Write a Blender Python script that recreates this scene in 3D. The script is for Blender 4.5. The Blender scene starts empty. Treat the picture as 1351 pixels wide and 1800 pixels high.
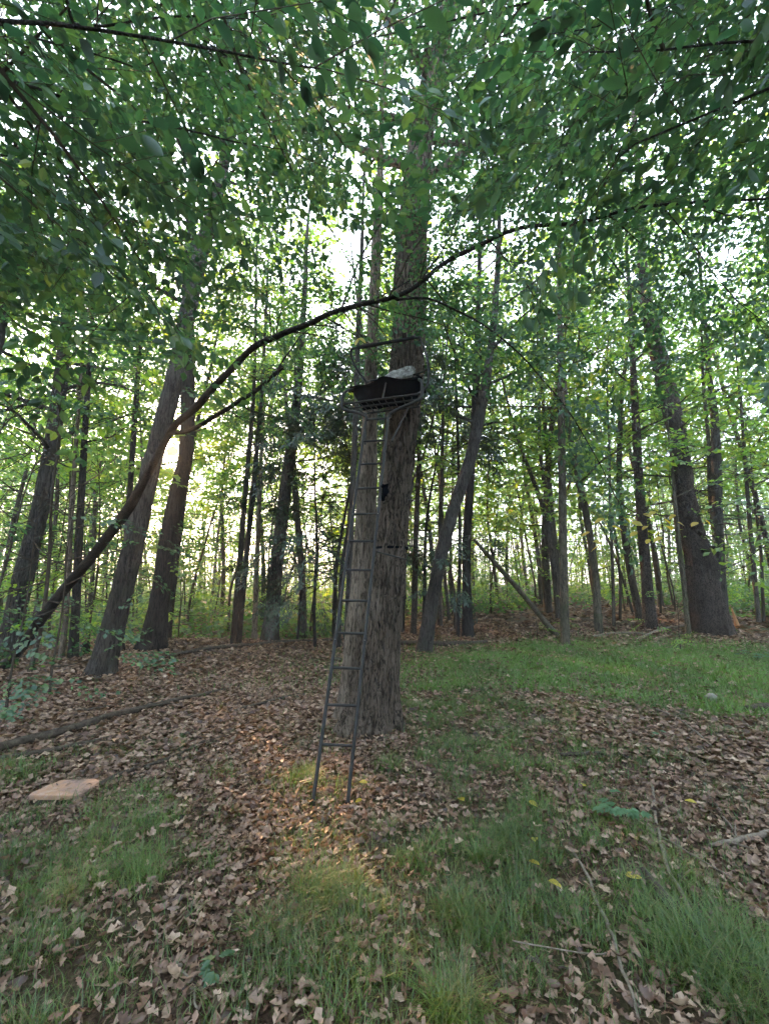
import bpy, math, random
import numpy as np
from mathutils import Vector, Matrix

# ------------------------------------------------------------------ camera, sky, sun, exposure
SC = bpy.context.scene
COL = SC.collection
CAMH, PITCH, FPX = 1.7, math.radians(10.0), 755.0
cam = bpy.data.cameras.new('camera'); cam_o = bpy.data.objects.new('camera', cam); COL.objects.link(cam_o)
cam.sensor_fit = 'VERTICAL'; cam.sensor_height = 24.0; cam.sensor_width = 18.0
cam.lens = FPX / 1800.0 * 24.0
cam.clip_start = 0.05; cam.clip_end = 5000
cam_o.location = (0, 0, CAMH); cam_o.rotation_euler = (math.radians(90) + PITCH, 0, 0)
SC.camera = cam_o

SUN_PX = (303, 793)
def ray(px, py):
    xc = (px - 675.5) / FPX; yc = (900 - py) / FPX
    cp, sp = math.cos(PITCH), math.sin(PITCH)
    return np.array((xc, cp - yc * sp, yc * cp + sp))
def P(px, py, Y):
    d = ray(px, py); return np.array((0, 0, CAMH)) + d * (Y / d[1])
sd = ray(*SUN_PX); SUND = sd / np.linalg.norm(sd)
SUN_EL = math.asin(SUND[2]); SUN_AZ = math.atan2(SUND[0], SUND[1])     # azimuth from +Y toward +X

world = bpy.data.worlds.new('World'); SC.world = world; world.use_nodes = True
wn = world.node_tree.nodes; wl = world.node_tree.links
bg = wn['Background']
sky = wn.new('ShaderNodeTexSky'); sky.sky_type = 'NISHITA'; sky.sun_disc = False
sky.sun_elevation = SUN_EL; sky.sun_rotation = SUN_AZ
sky.air_density = 1.0; sky.dust_density = 3.0; sky.ozone_density = 1.0
bg.inputs['Strength'].default_value = 0.15
# thin bright overcast veil of the evening sky, evenly mixed over the whole dome
veil = wn.new('ShaderNodeMix'); veil.data_type = 'RGBA'; veil.inputs[0].default_value = 0.75
veil.inputs[7].default_value = (3.35, 3.75, 4.25, 1)
wl.new(sky.outputs[0], veil.inputs[6])
# the visible disc of the sun
geo = wn.new('ShaderNodeTexCoord')
dot = wn.new('ShaderNodeVectorMath'); dot.operation = 'DOT_PRODUCT'; dot.inputs[1].default_value = tuple(SUND)
wl.new(geo.outputs['Generated'], dot.inputs[0])
gt = wn.new('ShaderNodeMath'); gt.operation = 'GREATER_THAN'; gt.inputs[1].default_value = math.cos(math.radians(0.62))
wl.new(dot.outputs['Value'], gt.inputs[0])
addc = wn.new('ShaderNodeMix'); addc.data_type = 'RGBA'
wl.new(gt.outputs[0], addc.inputs[0]); wl.new(veil.outputs[2], addc.inputs[6])
addc.inputs[7].default_value = (0.95, 0.33, 0.08, 1)
wl.new(addc.outputs[2], bg.inputs['Color'])

sun = bpy.data.lights.new('sun', 'SUN'); sun.energy = 3.0; sun.angle = math.radians(0.6); sun.color = (1.0, 0.52, 0.24)
sun_o = bpy.data.objects.new('sun', sun); COL.objects.link(sun_o)
sun_o.rotation_euler = Vector(tuple(SUND)).to_track_quat('Z', 'Y').to_euler(); sun_o.location = (-20, 40, 30)

SC.view_settings.view_transform = 'Standard'; SC.view_settings.look = 'None'
SC.view_settings.exposure = 3.6; SC.view_settings.gamma = 1.0; SC.view_settings.use_curve_mapping = False
SC.render.engine = 'CYCLES'
cy = SC.cycles
cy.max_bounces = 6; cy.diffuse_bounces = 3; cy.glossy_bounces = 1; cy.transmission_bounces = 4; cy.transparent_max_bounces = 4
cy.use_denoising = True; cy.use_adaptive_sampling = True; cy.adaptive_threshold = 0.03
cy.sample_clamp_indirect = 6.0; cy.caustics_reflective = False; cy.caustics_refractive = False
cy.blur_glossy = 1.0
try: cy.denoiser = 'OPENIMAGEDENOISE'; cy.denoising_input_passes = 'RGB_ALBEDO_NORMAL'
except Exception: pass

RNG = np.random.default_rng(7)
HAZE = True

# ------------------------------------------------------------------ noise, terrain
_perm = np.random.default_rng(3).permutation(512)
def _h(ix, iy, iz):
    return _perm[(_perm[(_perm[ix & 511] + iy) & 511] + iz) & 511] / 511.0
def vnoise(x, y, z=0.0):
    x, y, z = np.broadcast_arrays(np.asarray(x, float), np.asarray(y, float), np.asarray(z, float))
    ix, iy, iz = np.floor(x).astype(int), np.floor(y).astype(int), np.floor(z).astype(int)
    fx, fy, fz = x - ix, y - iy, z - iz
    u, v, w = [f * f * (3 - 2 * f) for f in (fx, fy, fz)]
    def L(a, b, t): return a + (b - a) * t
    return L(L(L(_h(ix, iy, iz), _h(ix+1, iy, iz), u), L(_h(ix, iy+1, iz), _h(ix+1, iy+1, iz), u), v),
             L(L(_h(ix, iy, iz+1), _h(ix+1, iy, iz+1), u), L(_h(ix, iy+1, iz+1), _h(ix+1, iy+1, iz+1), u), v), w)
def sstep(a, b, x):
    t = np.clip((x - a) / (b - a), 0, 1); return t * t * (3 - 2 * t)
def ground(x, y):
    x = np.asarray(x, float); y = np.asarray(y, float)
    r = np.hypot(x, y)
    s = 0.028 + 0.052 * sstep(-4, 7, x)
    yy = np.clip(y - 5.5, 0, None); yy = np.where(yy < 1, yy * yy / 2, yy - 0.5)
    near = np.minimum(yy, 8.0)
    far = np.clip(yy - 8.0, 0, 60)
    z = s * near + 0.017 * far * sstep(-25, 10, x) + 0.010 * far
    z = z - 0.30 * sstep(12.2, 15.5, y) * sstep(1.0, -2.5, x) * sstep(60, 25, y)
    z = z + 0.16 * (vnoise(x * 0.35 + 9, y * 0.35) - 0.5) * sstep(1.5, 6, r) + 0.05 * (vnoise(x * 1.4, y * 1.4 + 5) - 0.5)
    return z
def G(px, py, ymax=45):
    d = ray(px, py); ts = np.linspace(1.2, ymax, 3000) / d[1]
    pts = np.array((0, 0, CAMH)) + ts[:, None] * d
    below = np.nonzero(pts[:, 2] < ground(pts[:, 0], pts[:, 1]))[0]
    return pts[below[0]] if len(below) else pts[-1]
def gp(x, y, dz=0.0): return np.array((x, y, float(ground(x, y)) + dz))

# ------------------------------------------------------------------ mesh helpers
class MB:
    """collects vertices and faces (n-gons of one size per block) into one mesh"""
    def __init__(s): s.v = []; s.f = []; s.n = 0
    def add(s, v, faces, mat=0):
        v = np.asarray(v, np.float32).reshape(-1, 3); f = np.asarray(faces, np.int64)
        if len(v) == 0 or len(f) == 0: return
        s.f.append((f + s.n, mat)); s.v.append(v); s.n += len(v)
    def mesh(s, name, smooth=True):
        V = np.concatenate(s.v) if s.v else np.zeros((0, 3), np.float32)
        loops = np.concatenate([f.ravel() for f, m in s.f]).astype(np.int32)
        sizes = np.concatenate([np.full(len(f), f.shape[1]) for f, m in s.f]).astype(np.int32)
        mats = np.concatenate([np.full(len(f), m) for f, m in s.f]).astype(np.int32)
        me = bpy.data.meshes.new(name)
        me.vertices.add(len(V)); me.vertices.foreach_set('co', V.ravel().astype(np.float32))
        me.loops.add(len(loops)); me.loops.foreach_set('vertex_index', loops)
        me.polygons.add(len(sizes))
        me.polygons.foreach_set('loop_start', np.concatenate([[0], np.cumsum(sizes)[:-1]]).astype(np.int32))
        me.polygons.foreach_set('material_index', mats)
        me.polygons.foreach_set('use_smooth', np.full(len(sizes), smooth))
        me.update(calc_edges=True); me.validate()
        return me
def link(name, me, mats=(), parent=None):
    if me is not None and len(me.materials) == 0:
        for m in mats: me.materials.append(m)
    o = bpy.data.objects.new(name, me); COL.objects.link(o)
    if parent is not None: o.parent = parent
    return o
def tag(o, label=None, cat=None, group=None, kind=None):
    if label: o['label'] = label
    if cat: o['category'] = cat
    if group: o['group'] = group
    if kind: o['kind'] = kind
    return o
def empty(name, label, cat, group=None, loc=None):
    o = bpy.data.objects.new(name, None); COL.objects.link(o); o.empty_display_size = 0.1
    if loc is not None: o.location = tuple(float(a) for a in loc)
    return tag(o, label, cat, group)
def spline(pts, n):
    """catmull-rom through the rows (any width), n samples"""
    p = np.asarray(pts, float)
    if len(p) == 2: return p[0] + (p[1] - p[0]) * np.linspace(0, 1, n)[:, None]
    q = np.vstack([2 * p[0] - p[1], p, 2 * p[-1] - p[-2]])
    d = np.concatenate([[0], np.cumsum(np.linalg.norm(np.diff(p[:, :3], axis=0), axis=1))])
    s = np.linspace(0, d[-1], n); i = np.clip(np.searchsorted(d, s, side='right') - 1, 0, len(p) - 2)
    t = ((s - d[i]) / np.maximum(d[i+1] - d[i], 1e-9))[:, None]
    a, b, c, e = q[i], q[i+1], q[i+2], q[i+3]
    return 0.5 * (2*b + (c - a)*t + (2*a - 5*b + 4*c - e)*t*t + (-a + 3*b - 3*c + e)*t**3)
def frames(c):
    t = np.gradient(c, axis=0); t /= np.maximum(np.linalg.norm(t, axis=1, keepdims=True), 1e-9)
    n = np.zeros_like(t); ref = np.array((1.0, 0, 0)) if abs(t[0][0]) < 0.8 else np.array((0, 1.0, 0))
    n[0] = ref - t[0] * ref.dot(t[0]); n[0] /= np.linalg.norm(n[0])
    for i in range(1, len(c)):
        k = n[i-1] - t[i] * n[i-1].dot(t[i]); n[i] = k / max(np.linalg.norm(k), 1e-9)
    return t, n, np.cross(t, n)
def tube(mb, c, r, sides=8, mat=0, cap=True, rough=0.0, seed=0.0, fn=None):
    c = np.asarray(c, float); m = len(c); r = np.broadcast_to(np.asarray(r, float), (m,))
    t, n, b = frames(c)
    a = np.linspace(0, 2*math.pi, sides, endpoint=False)
    rr = np.repeat(r[:, None], sides, 1)
    if fn is not None: rr = rr * fn(np.arange(m), a)
    if rough > 0:
        arc = np.concatenate([[0], np.cumsum(np.linalg.norm(np.diff(c, axis=0), axis=1))])
        rr = rr * (1 + rough * 2 * (vnoise(np.cos(a)[None]*1.7 + seed, np.sin(a)[None]*1.7 + 31, arc[:, None] * 2.2) - 0.5))
    v = c[:, None] + rr[..., None] * (np.cos(a)[None, :, None] * n[:, None] + np.sin(a)[None, :, None] * b[:, None])
    i = np.arange(m - 1)[:, None] * sides; j = np.arange(sides)[None]; k = (np.arange(sides) + 1) % sides
    f = np.stack([i + j, i + k[None], i + sides + k[None], i + sides + j], -1).reshape(-1, 4)
    mb.add(v.reshape(-1, 3), f, mat)
    if cap:
        for e in (0, m - 1):
            ring = v[e]; cc = ring.mean(0); vv = np.vstack([ring, cc[None]])
            ff = np.stack([np.arange(sides), k, np.full(sides, sides)], -1)
            mb.add(vv, ff if e else ff[:, ::-1], mat)

# ------------------------------------------------------------------ materials
def nt(name):
    m = bpy.data.materials.new(name); m.use_nodes = True
    n = m.node_tree.nodes; n.clear(); out = n.new('ShaderNodeOutputMaterial')
    return m, n, m.node_tree.links, out
def ramp(n, cols, pos=None, interp='LINEAR'):
    r = n.new('ShaderNodeValToRGB'); r.color_ramp.interpolation = interp
    el = r.color_ramp.elements
    while len(el) < len(cols): el.new(0.5)
    for i, c in enumerate(cols):
        el[i].position = pos[i] if pos else i / max(1, len(cols) - 1); el[i].color = (*c, 1)
    return r
def bark(name, dark, light, sxy=7.0, sz=1.1, bump=0.5, lichen=None, dist=0.02):
    """elongated plates split by dark cracks"""
    m, n, l, out = nt(name)
    tc = n.new('ShaderNodeTexCoord'); mp = n.new('ShaderNodeMapping'); mp.inputs['Scale'].default_value = (sxy, sxy, sz)
    l.new(tc.outputs['Object'], mp.inputs[0])
    no = n.new('ShaderNodeTexNoise'); no.inputs['Scale'].default_value = 6.0; no.inputs['Detail'].default_value = 6; no.inputs['Roughness'].default_value = 0.7
    l.new(mp.outputs[0], no.inputs['Vector'])
    def cracks(scale, width, dist_):
        v_ = n.new('ShaderNodeTexNoise'); v_.inputs['Scale'].default_value = scale; v_.inputs['Detail'].default_value = 2.5; v_.inputs['Roughness'].default_value = 0.55; v_.inputs['Distortion'].default_value = dist_
        l.new(mp.outputs[0], v_.inputs['Vector'])
        s_ = n.new('ShaderNodeMath'); s_.operation = 'SUBTRACT'; s_.inputs[1].default_value = 0.5; l.new(v_.outputs['Fac'], s_.inputs[0])
        a_ = n.new('ShaderNodeMath'); a_.operation = 'ABSOLUTE'; l.new(s_.outputs[0], a_.inputs[0])
        q_ = n.new('ShaderNodeMapRange'); q_.interpolation_type = 'SMOOTHSTEP'; q_.inputs[1].default_value = 0.0; q_.inputs[2].default_value = width; l.new(a_.outputs[0], q_.inputs[0]); return q_
    c1, c2 = cracks(2.4, 0.075, 0.7), cracks(4.6, 0.05, 0.5)
    cr = n.new('ShaderNodeMath'); cr.operation = 'MULTIPLY_ADD'; cr.inputs[1].default_value = 0.6; l.new(c1.outputs[0], cr.inputs[0])
    h_ = n.new('ShaderNodeMath'); h_.operation = 'MULTIPLY'; h_.inputs[1].default_value = 0.4; l.new(c2.outputs[0], h_.inputs[0]); l.new(h_.outputs[0], cr.inputs[2])
    mul = n.new('ShaderNodeMath'); mul.operation = 'MULTIPLY_ADD'; mul.inputs[1].default_value = 0.55
    l.new(cr.outputs[0], mul.inputs[0]); l.new(no.outputs['Fac'], mul.inputs[2])
    r = ramp(n, [dark, tuple(0.5 * (a + b) for a, b in zip(dark, light)), light], [0.52, 0.84, 1.0]); l.new(mul.outputs[0], r.inputs[0])
    col = r.outputs[0]
    big = n.new('ShaderNodeTexNoise'); big.inputs['Scale'].default_value = 1.3; big.inputs['Detail'].default_value = 4
    l.new(tc.outputs['Object'], big.inputs['Vector'])
    hs = n.new('ShaderNodeHueSaturation'); l.new(col, hs.inputs['Color'])
    mr = n.new('ShaderNodeMapRange'); mr.inputs[1].default_value = 0.3; mr.inputs[2].default_value = 0.7; mr.inputs[3].default_value = 0.65; mr.inputs[4].default_value = 1.35
    l.new(big.outputs['Fac'], mr.inputs[0]); l.new(mr.outputs[0], hs.inputs['Value']); col = hs.outputs[0]
    if lichen:
        n2 = n.new('ShaderNodeTexNoise'); n2.inputs['Scale'].default_value = 3.5; n2.inputs['Detail'].default_value = 5
        l.new(tc.outputs['Object'], n2.inputs['Vector'])
        r2 = ramp(n, [(0, 0, 0), (0.7, 0.7, 0.7)], [0.5, 0.72]); l.new(n2.outputs['Fac'], r2.inputs[0])
        mx = n.new('ShaderNodeMix'); mx.data_type = 'RGBA'; l.new(r2.outputs[0], mx.inputs[0]); l.new(col, mx.inputs[6])
        mx.inputs[7].default_value = (*lichen, 1); col = mx.outputs[2]
    bs = n.new('ShaderNodeBsdfPrincipled'); bs.inputs['Roughness'].default_value = 0.9; bs.inputs['Specular IOR Level'].default_value = 0.15
    bp = n.new('ShaderNodeBump'); bp.inputs['Strength'].default_value = bump; bp.inputs['Distance'].default_value = dist
    l.new(mul.outputs[0], bp.inputs['Height']); l.new(bp.outputs[0], bs.inputs['Normal'])
    l.new(col, bs.inputs['Base Color']); l.new(bs.outputs[0], out.inputs[0])
    return m
def leafmat(name, cols, tr=0.45, trans_gain=1.9, gloss=0.05, by_object=False, pos=None, nscale=0.9):
    m, n, l, out = nt(name)
    if by_object: src = n.new('ShaderNodeObjectInfo').outputs['Random']
    else: src = n.new('ShaderNodeNewGeometry').outputs['Random Per Island']
    r = ramp(n, cols, pos); l.new(src, r.inputs[0]); col = r.outputs[0]
    tc = n.new('ShaderNodeTexCoord'); no = n.new('ShaderNodeTexNoise'); no.inputs['Scale'].default_value = nscale; no.inputs['Detail'].default_value = 3
    l.new(tc.outputs['Object'], no.inputs['Vector'])
    mr = n.new('ShaderNodeMapRange'); mr.inputs[1].default_value = 0.3; mr.inputs[2].default_value = 0.7; mr.inputs[3].default_value = 0.7; mr.inputs[4].default_value = 1.3
    l.new(no.outputs['Fac'], mr.inputs[0])
    hs = n.new('ShaderNodeHueSaturation'); l.new(col, hs.inputs['Color']); l.new(mr.outputs[0], hs.inputs['Value']); col = hs.outputs[0]
    d = n.new('ShaderNodeBsdfDiffuse'); l.new(col, d.inputs[0])
    sh = d.outputs[0]
    if tr > 0:
        t = n.new('ShaderNodeBsdfTranslucent')
        g = n.new('ShaderNodeMix'); g.data_type = 'RGBA'; g.blend_type = 'MULTIPLY'; g.inputs[0].default_value = 1.0
        l.new(col, g.inputs[6]); g.inputs[7].default_value = (trans_gain * 1.0, trans_gain * 1.05, trans_gain * 0.62, 1)
        l.new(g.outputs[2], t.inputs[0])
        mx = n.new('ShaderNodeMixShader'); mx.inputs[0].default_value = tr
        l.new(sh, mx.inputs[1]); l.new(t.outputs[0], mx.inputs[2]); sh = mx.outputs[0]
    if gloss > 0:
        gl = n.new('ShaderNodeBsdfGlossy'); gl.inputs['Roughness'].default_value = 0.45; gl.inputs[0].default_value = (0.8, 0.9, 1.0, 1)
        mx = n.new('ShaderNodeMixShader'); mx.inputs[0].default_value = gloss
        l.new(sh, mx.inputs[1]); l.new(gl.outputs[0], mx.inputs[2]); sh = mx.outputs[0]
    l.new(sh, out.inputs[0]); return m
def plain(name, col, rough=0.6, spec=0.3, noise=None, metal=0.0, bump=0.0):
    m, n, l, out = nt(name)
    bs = n.new('ShaderNodeBsdfPrincipled'); bs.inputs['Roughness'].default_value = rough; bs.inputs['Specular IOR Level'].default_value = spec
    bs.inputs['Metallic'].default_value = metal; bs.inputs['Base Color'].default_value = (*col, 1)
    if noise:
        tc = n.new('ShaderNodeTexCoord'); no = n.new('ShaderNodeTexNoise'); no.inputs['Scale'].default_value = noise[0]; no.inputs['Detail'].default_value = 6
        no.inputs['Roughness'].default_value = 0.7
        l.new(tc.outputs['Object'], no.inputs['Vector'])
        r = ramp(n, noise[1], noise[2] if len(noise) > 2 else None); l.new(no.outputs['Fac'], r.inputs[0]); l.new(r.outputs[0], bs.inputs['Base Color'])
        if bump:
            bp = n.new('ShaderNodeBump'); bp.inputs['Strength'].default_value = bump; bp.inputs['Distance'].default_value = 0.01
            l.new(no.outputs['Fac'], bp.inputs['Height']); l.new(bp.outputs[0], bs.inputs['Normal'])
    l.new(bs.outputs[0], out.inputs[0]); return m

M = {}
M['oak'] = bark('oak_bark', (0.007, 0.006, 0.005), (0.125, 0.104, 0.086), 7, 1.25, 1.0, None, 0.06)
M['pale'] = bark('pale_bark', (0.028, 0.023, 0.018), (0.165, 0.14, 0.115), 8, 1.2, 0.7, None, 0.03)
M['grey'] = bark('grey_bark', (0.010, 0.0095, 0.0095), (0.060, 0.056, 0.054), 7, 0.95, 1.0, (0.036, 0.040, 0.032), 0.03)
M['dark'] = bark('dark_bark', (0.007, 0.0065, 0.007), (0.036, 0.033, 0.032), 8, 0.95, 1.0, None, 0.03)
M['pine'] = bark('pine_bark', (0.009, 0.0078, 0.0072), (0.070, 0.057, 0.051), 8, 3.4, 1.0, None, 0.04)
M['far'] = bark('far_bark', (0.014, 0.012, 0.011), (0.075, 0.067, 0.058), 7, 1.2, 0.5)
M['mossy'] = bark('mossy_bark', (0.013, 0.012, 0.009), (0.09, 0.082, 0.064), 8, 1.2, 0.8, (0.035, 0.048, 0.02))
M['arch'] = bark('arching_stem_bark', (0.005, 0.0045, 0.0045), (0.026, 0.023, 0.022), 14, 4, 0.8)
M['twig'] = plain('twig_bark', (0.045, 0.038, 0.03), 0.9, 0.1)
M['stick'] = plain('dead_stick', (0.15, 0.13, 0.1), 0.9, 0.15, (30, [(0.06, 0.05, 0.04), (0.14, 0.12, 0.098), (0.21, 0.185, 0.155)], [0.3, 0.5, 0.7]), bump=0.4)
M['log'] = plain('fallen_log_bark', (0.06, 0.05, 0.04), 0.95, 0.1, (22, [(0.018, 0.015, 0.012), (0.05, 0.042, 0.034), (0.10, 0.086, 0.07)], [0.3, 0.5, 0.72]), bump=0.7)
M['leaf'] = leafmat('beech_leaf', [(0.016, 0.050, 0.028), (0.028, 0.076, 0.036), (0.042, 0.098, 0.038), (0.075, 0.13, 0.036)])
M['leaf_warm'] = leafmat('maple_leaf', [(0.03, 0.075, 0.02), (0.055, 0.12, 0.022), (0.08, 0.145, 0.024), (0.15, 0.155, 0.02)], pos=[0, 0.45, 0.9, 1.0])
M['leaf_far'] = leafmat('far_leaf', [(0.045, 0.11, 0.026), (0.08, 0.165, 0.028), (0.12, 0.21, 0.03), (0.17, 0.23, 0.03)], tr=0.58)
M['leaf_near'] = leafmat('near_leaf', [(0.013, 0.042, 0.027), (0.024, 0.066, 0.036), (0.040, 0.09, 0.038)], by_object=True)
M['leaf_yellow'] = leafmat('yellow_leaf', [(0.42, 0.30, 0.025), (0.50, 0.40, 0.04), (0.36, 0.34, 0.05)], tr=0.5, trans_gain=1.3, by_object=True)
M['needle'] = leafmat('hemlock_needle', [(0.012, 0.026, 0.014), (0.02, 0.04, 0.02), (0.03, 0.052, 0.024)], tr=0.15)
LIT = [(0.032, 0.019, 0.013), (0.125, 0.074, 0.051), (0.225, 0.152, 0.11), (0.07, 0.037, 0.026), (0.27, 0.195, 0.145), (0.15, 0.083, 0.056), (0.35, 0.265, 0.20)]
M['litter'] = leafmat('dead_leaf', LIT, tr=0.12, trans_gain=1.2, gloss=0.03, nscale=38)
M['litter_one'] = leafmat('single_dead_leaf', LIT + [(0.30, 0.20, 0.13)], tr=0.12, trans_gain=1.2, gloss=0.03, by_object=True, nscale=7)
M['grass'] = leafmat('grass_blade', [(0.030, 0.066, 0.008), (0.050, 0.105, 0.010), (0.075, 0.14, 0.013), (0.13, 0.125, 0.04)], tr=0.35, trans_gain=1.5)
M['lawn'] = leafmat('lawn_blade', [(0.052, 0.115, 0.014), (0.075, 0.155, 0.018), (0.10, 0.185, 0.022)], tr=0.4, trans_gain=1.5)
M['herb'] = leafmat('seedling_leaf', [(0.045, 0.105, 0.045), (0.065, 0.14, 0.06)], tr=0.35, trans_gain=1.3)
M['steel'] = plain('green_black_painted_steel', (0.012, 0.014, 0.015), 0.55, 0.3, (14, [(0.008, 0.0095, 0.0105), (0.020, 0.023, 0.025)], [0.35, 0.7]))
M['fabric'] = plain('black_seat_mesh', (0.004, 0.005, 0.007), 0.95, 0.02)
M['foam'] = plain('black_foam_sleeve', (0.02, 0.02, 0.022), 0.95, 0.1, (40, [(0.01, 0.01, 0.012), (0.04, 0.04, 0.045)]))
M['camo'] = plain('grey_camo_cloth', (0.2, 0.2, 0.2), 0.95, 0.05, (26, [(0.10, 0.105, 0.10), (0.24, 0.245, 0.24), (0.42, 0.43, 0.42)], [0.38, 0.5, 0.62]), bump=0.4)
M['board'] = plain('weathered_board', (0.3, 0.17, 0.12), 0.85, 0.15, (6, [(0.10, 0.07, 0.06), (0.24, 0.165, 0.14), (0.30, 0.18, 0.115), (0.33, 0.25, 0.22)], [0.34, 0.46, 0.56, 0.68]), bump=0.8)
M['stone'] = plain('pale_stone', (0.3, 0.3, 0.28), 0.9, 0.2, (9, [(0.08, 0.078, 0.07), (0.24, 0.235, 0.22)]), bump=0.6)
M['split'] = plain('fresh_split_wood', (0.4, 0.22, 0.12), 0.8, 0.15, (20, [(0.28, 0.15, 0.08), (0.48, 0.28, 0.15)]))

# forest floor material: dark humus, mossy where the grass grows
def floor_mat():
    m, n, l, out = nt('humus')
    tc = n.new('ShaderNodeTexCoord')
    a = n.new('ShaderNodeTexNoise'); a.inputs['Scale'].default_value = 34; a.inputs['Detail'].default_value = 8; a.inputs['Roughness'].default_value = 0.75
    l.new(tc.outputs['Object'], a.inputs['Vector'])
    r = ramp(n, [(0.02, 0.014, 0.010), (0.07, 0.047, 0.034), (0.19, 0.13, 0.095)], [0.36, 0.52, 0.68]); l.new(a.outputs['Fac'], r.inputs[0])
    b = n.new('ShaderNodeTexNoise'); b.inputs['Scale'].default_value = 0.45; b.inputs['Detail'].default_value = 5
    l.new(tc.outputs['Object'], b.inputs['Vector'])
    r2 = ramp(n, [(0, 0, 0), (1, 1, 1)], [0.5, 0.66]); l.new(b.outputs['Fac'], r2.inputs[0])
    mx = n.new('ShaderNodeMix'); mx.data_type = 'RGBA'; mx.inputs[7].default_value = (0.05, 0.07, 0.028, 1)
    l.new(r2.outputs[0], mx.inputs[0]); l.new(r.outputs[0], mx.inputs[6])
    bs = n.new('ShaderNodeBsdfPrincipled'); bs.inputs['Roughness'].default_value = 0.95; bs.inputs['Specular IOR Level'].default_value = 0.1
    bp = n.new('ShaderNodeBump'); bp.inputs['Strength'].default_value = 0.8; bp.inputs['Distance'].default_value = 0.04
    l.new(a.outputs['Fac'], bp.inputs['Height']); l.new(bp.outputs[0], bs.inputs['Normal'])
    l.new(mx.outputs[2], bs.inputs['Base Color']); l.new(bs.outputs[0], out.inputs[0]); return m
M['floor'] = floor_mat()

# ------------------------------------------------------------------ ground sheet
def build_ground():
    rad = np.concatenate([np.linspace(0.3, 16, 90), np.linspace(16.5, 70, 50), np.geomspace(74, 1800, 24)])
    az = np.radians(np.linspace(0, 360, 181)[:-1])
    X = rad[:, None] * np.sin(az)[None]; Y = rad[:, None] * np.cos(az)[None]
    Z = ground(X, Y); mb = MB()
    v = np.stack([X, Y, Z], -1).reshape(-1, 3); m, s = len(rad), len(az)
    i = np.arange(m - 1)[:, None] * s; j = np.arange(s)[None]; k = (j + 1) % s
    mb.add(v, np.stack([i + j, i + s + j, i + s + k, i + k], -1).reshape(-1, 4))
    c = np.vstack([v[:s], [[0, 0, float(ground(0, 0))]]])
    mb.add(c, np.stack([np.arange(s), (np.arange(s) + 1) % s, np.full(s, s)], -1))
    o = link('ground', mb.mesh('ground'), [M['floor']]); tag(o, kind='structure'); return o
GROUND = build_ground()

# ------------------------------------------------------------------ gaps that let the sun through
SUNLINES = [(np.array((0, 0, CAMH)), 0.40)]
for px, py, r in ((570, 1485, 0.22), (505, 1372, 0.20), (600, 1430, 0.12), (630, 1395, 0.07), (240, 1188, 0.08), (900, 1120, 0.10)):
    SUNLINES.append((G(px, py), r))
for px, py, r in ((548, 1092, 0.45), (520, 1075, 0.5), (430, 1075, 0.5), (1295, 1085, 0.35), (1150, 1090, .3)):
    SUNLINES.append((G(px, py, 40), r))
def clear_of_sun(p, extra=0.0):
    k = np.ones(len(p), bool)
    for o, r in SUNLINES:
        d = p - o; t = d @ SUND
        q = d - t[:, None] * SUND
        k &= ~((t > 0.5) & ((q * q).sum(1) < (r + extra) ** 2))
    return k

# ------------------------------------------------------------------ leaves, sprays, crowns
LEAF6 = (np.array([(0, 0, 0), (-0.27, 0.30, 0.05), (-0.22, 0.68, 0.03), (0, 1, -0.08), (0.22, 0.68, 0.03), (0.27, 0.30, 0.05)]),
         np.array([(0, 1, 2, 3), (0, 3, 4, 5)]))
LEAF4 = (np.array([(0, 0, 0), (-0.31, 0.5, 0.04), (0, 1, -0.06), (0.31, 0.5, 0.04)]), np.array([(0, 1, 2), (0, 2, 3)]))
def norm(a): return a / np.maximum(np.linalg.norm(a, axis=-1, keepdims=True), 1e-9)
def add_leaves(mb, pos, dr, nr, size, shape=LEAF6, mat=0):
    if len(pos) == 0: return
    dr = norm(dr); nr = norm(nr - dr * (nr * dr).sum(-1, keepdims=True)); sx = np.cross(dr, nr)
    t, f = shape
    v = pos[:, None] + size[:, None, None] * (t[None, :, 0:1] * sx[:, None] + t[None, :, 1:2] * dr[:, None] + t[None, :, 2:3] * nr[:, None])
    k = len(t)
    ff = (np.arange(len(pos)) * k)[:, None, None] + f[None]
    mb.add(v.reshape(-1, 3), ff.reshape(-1, f.shape[1]), mat)

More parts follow.
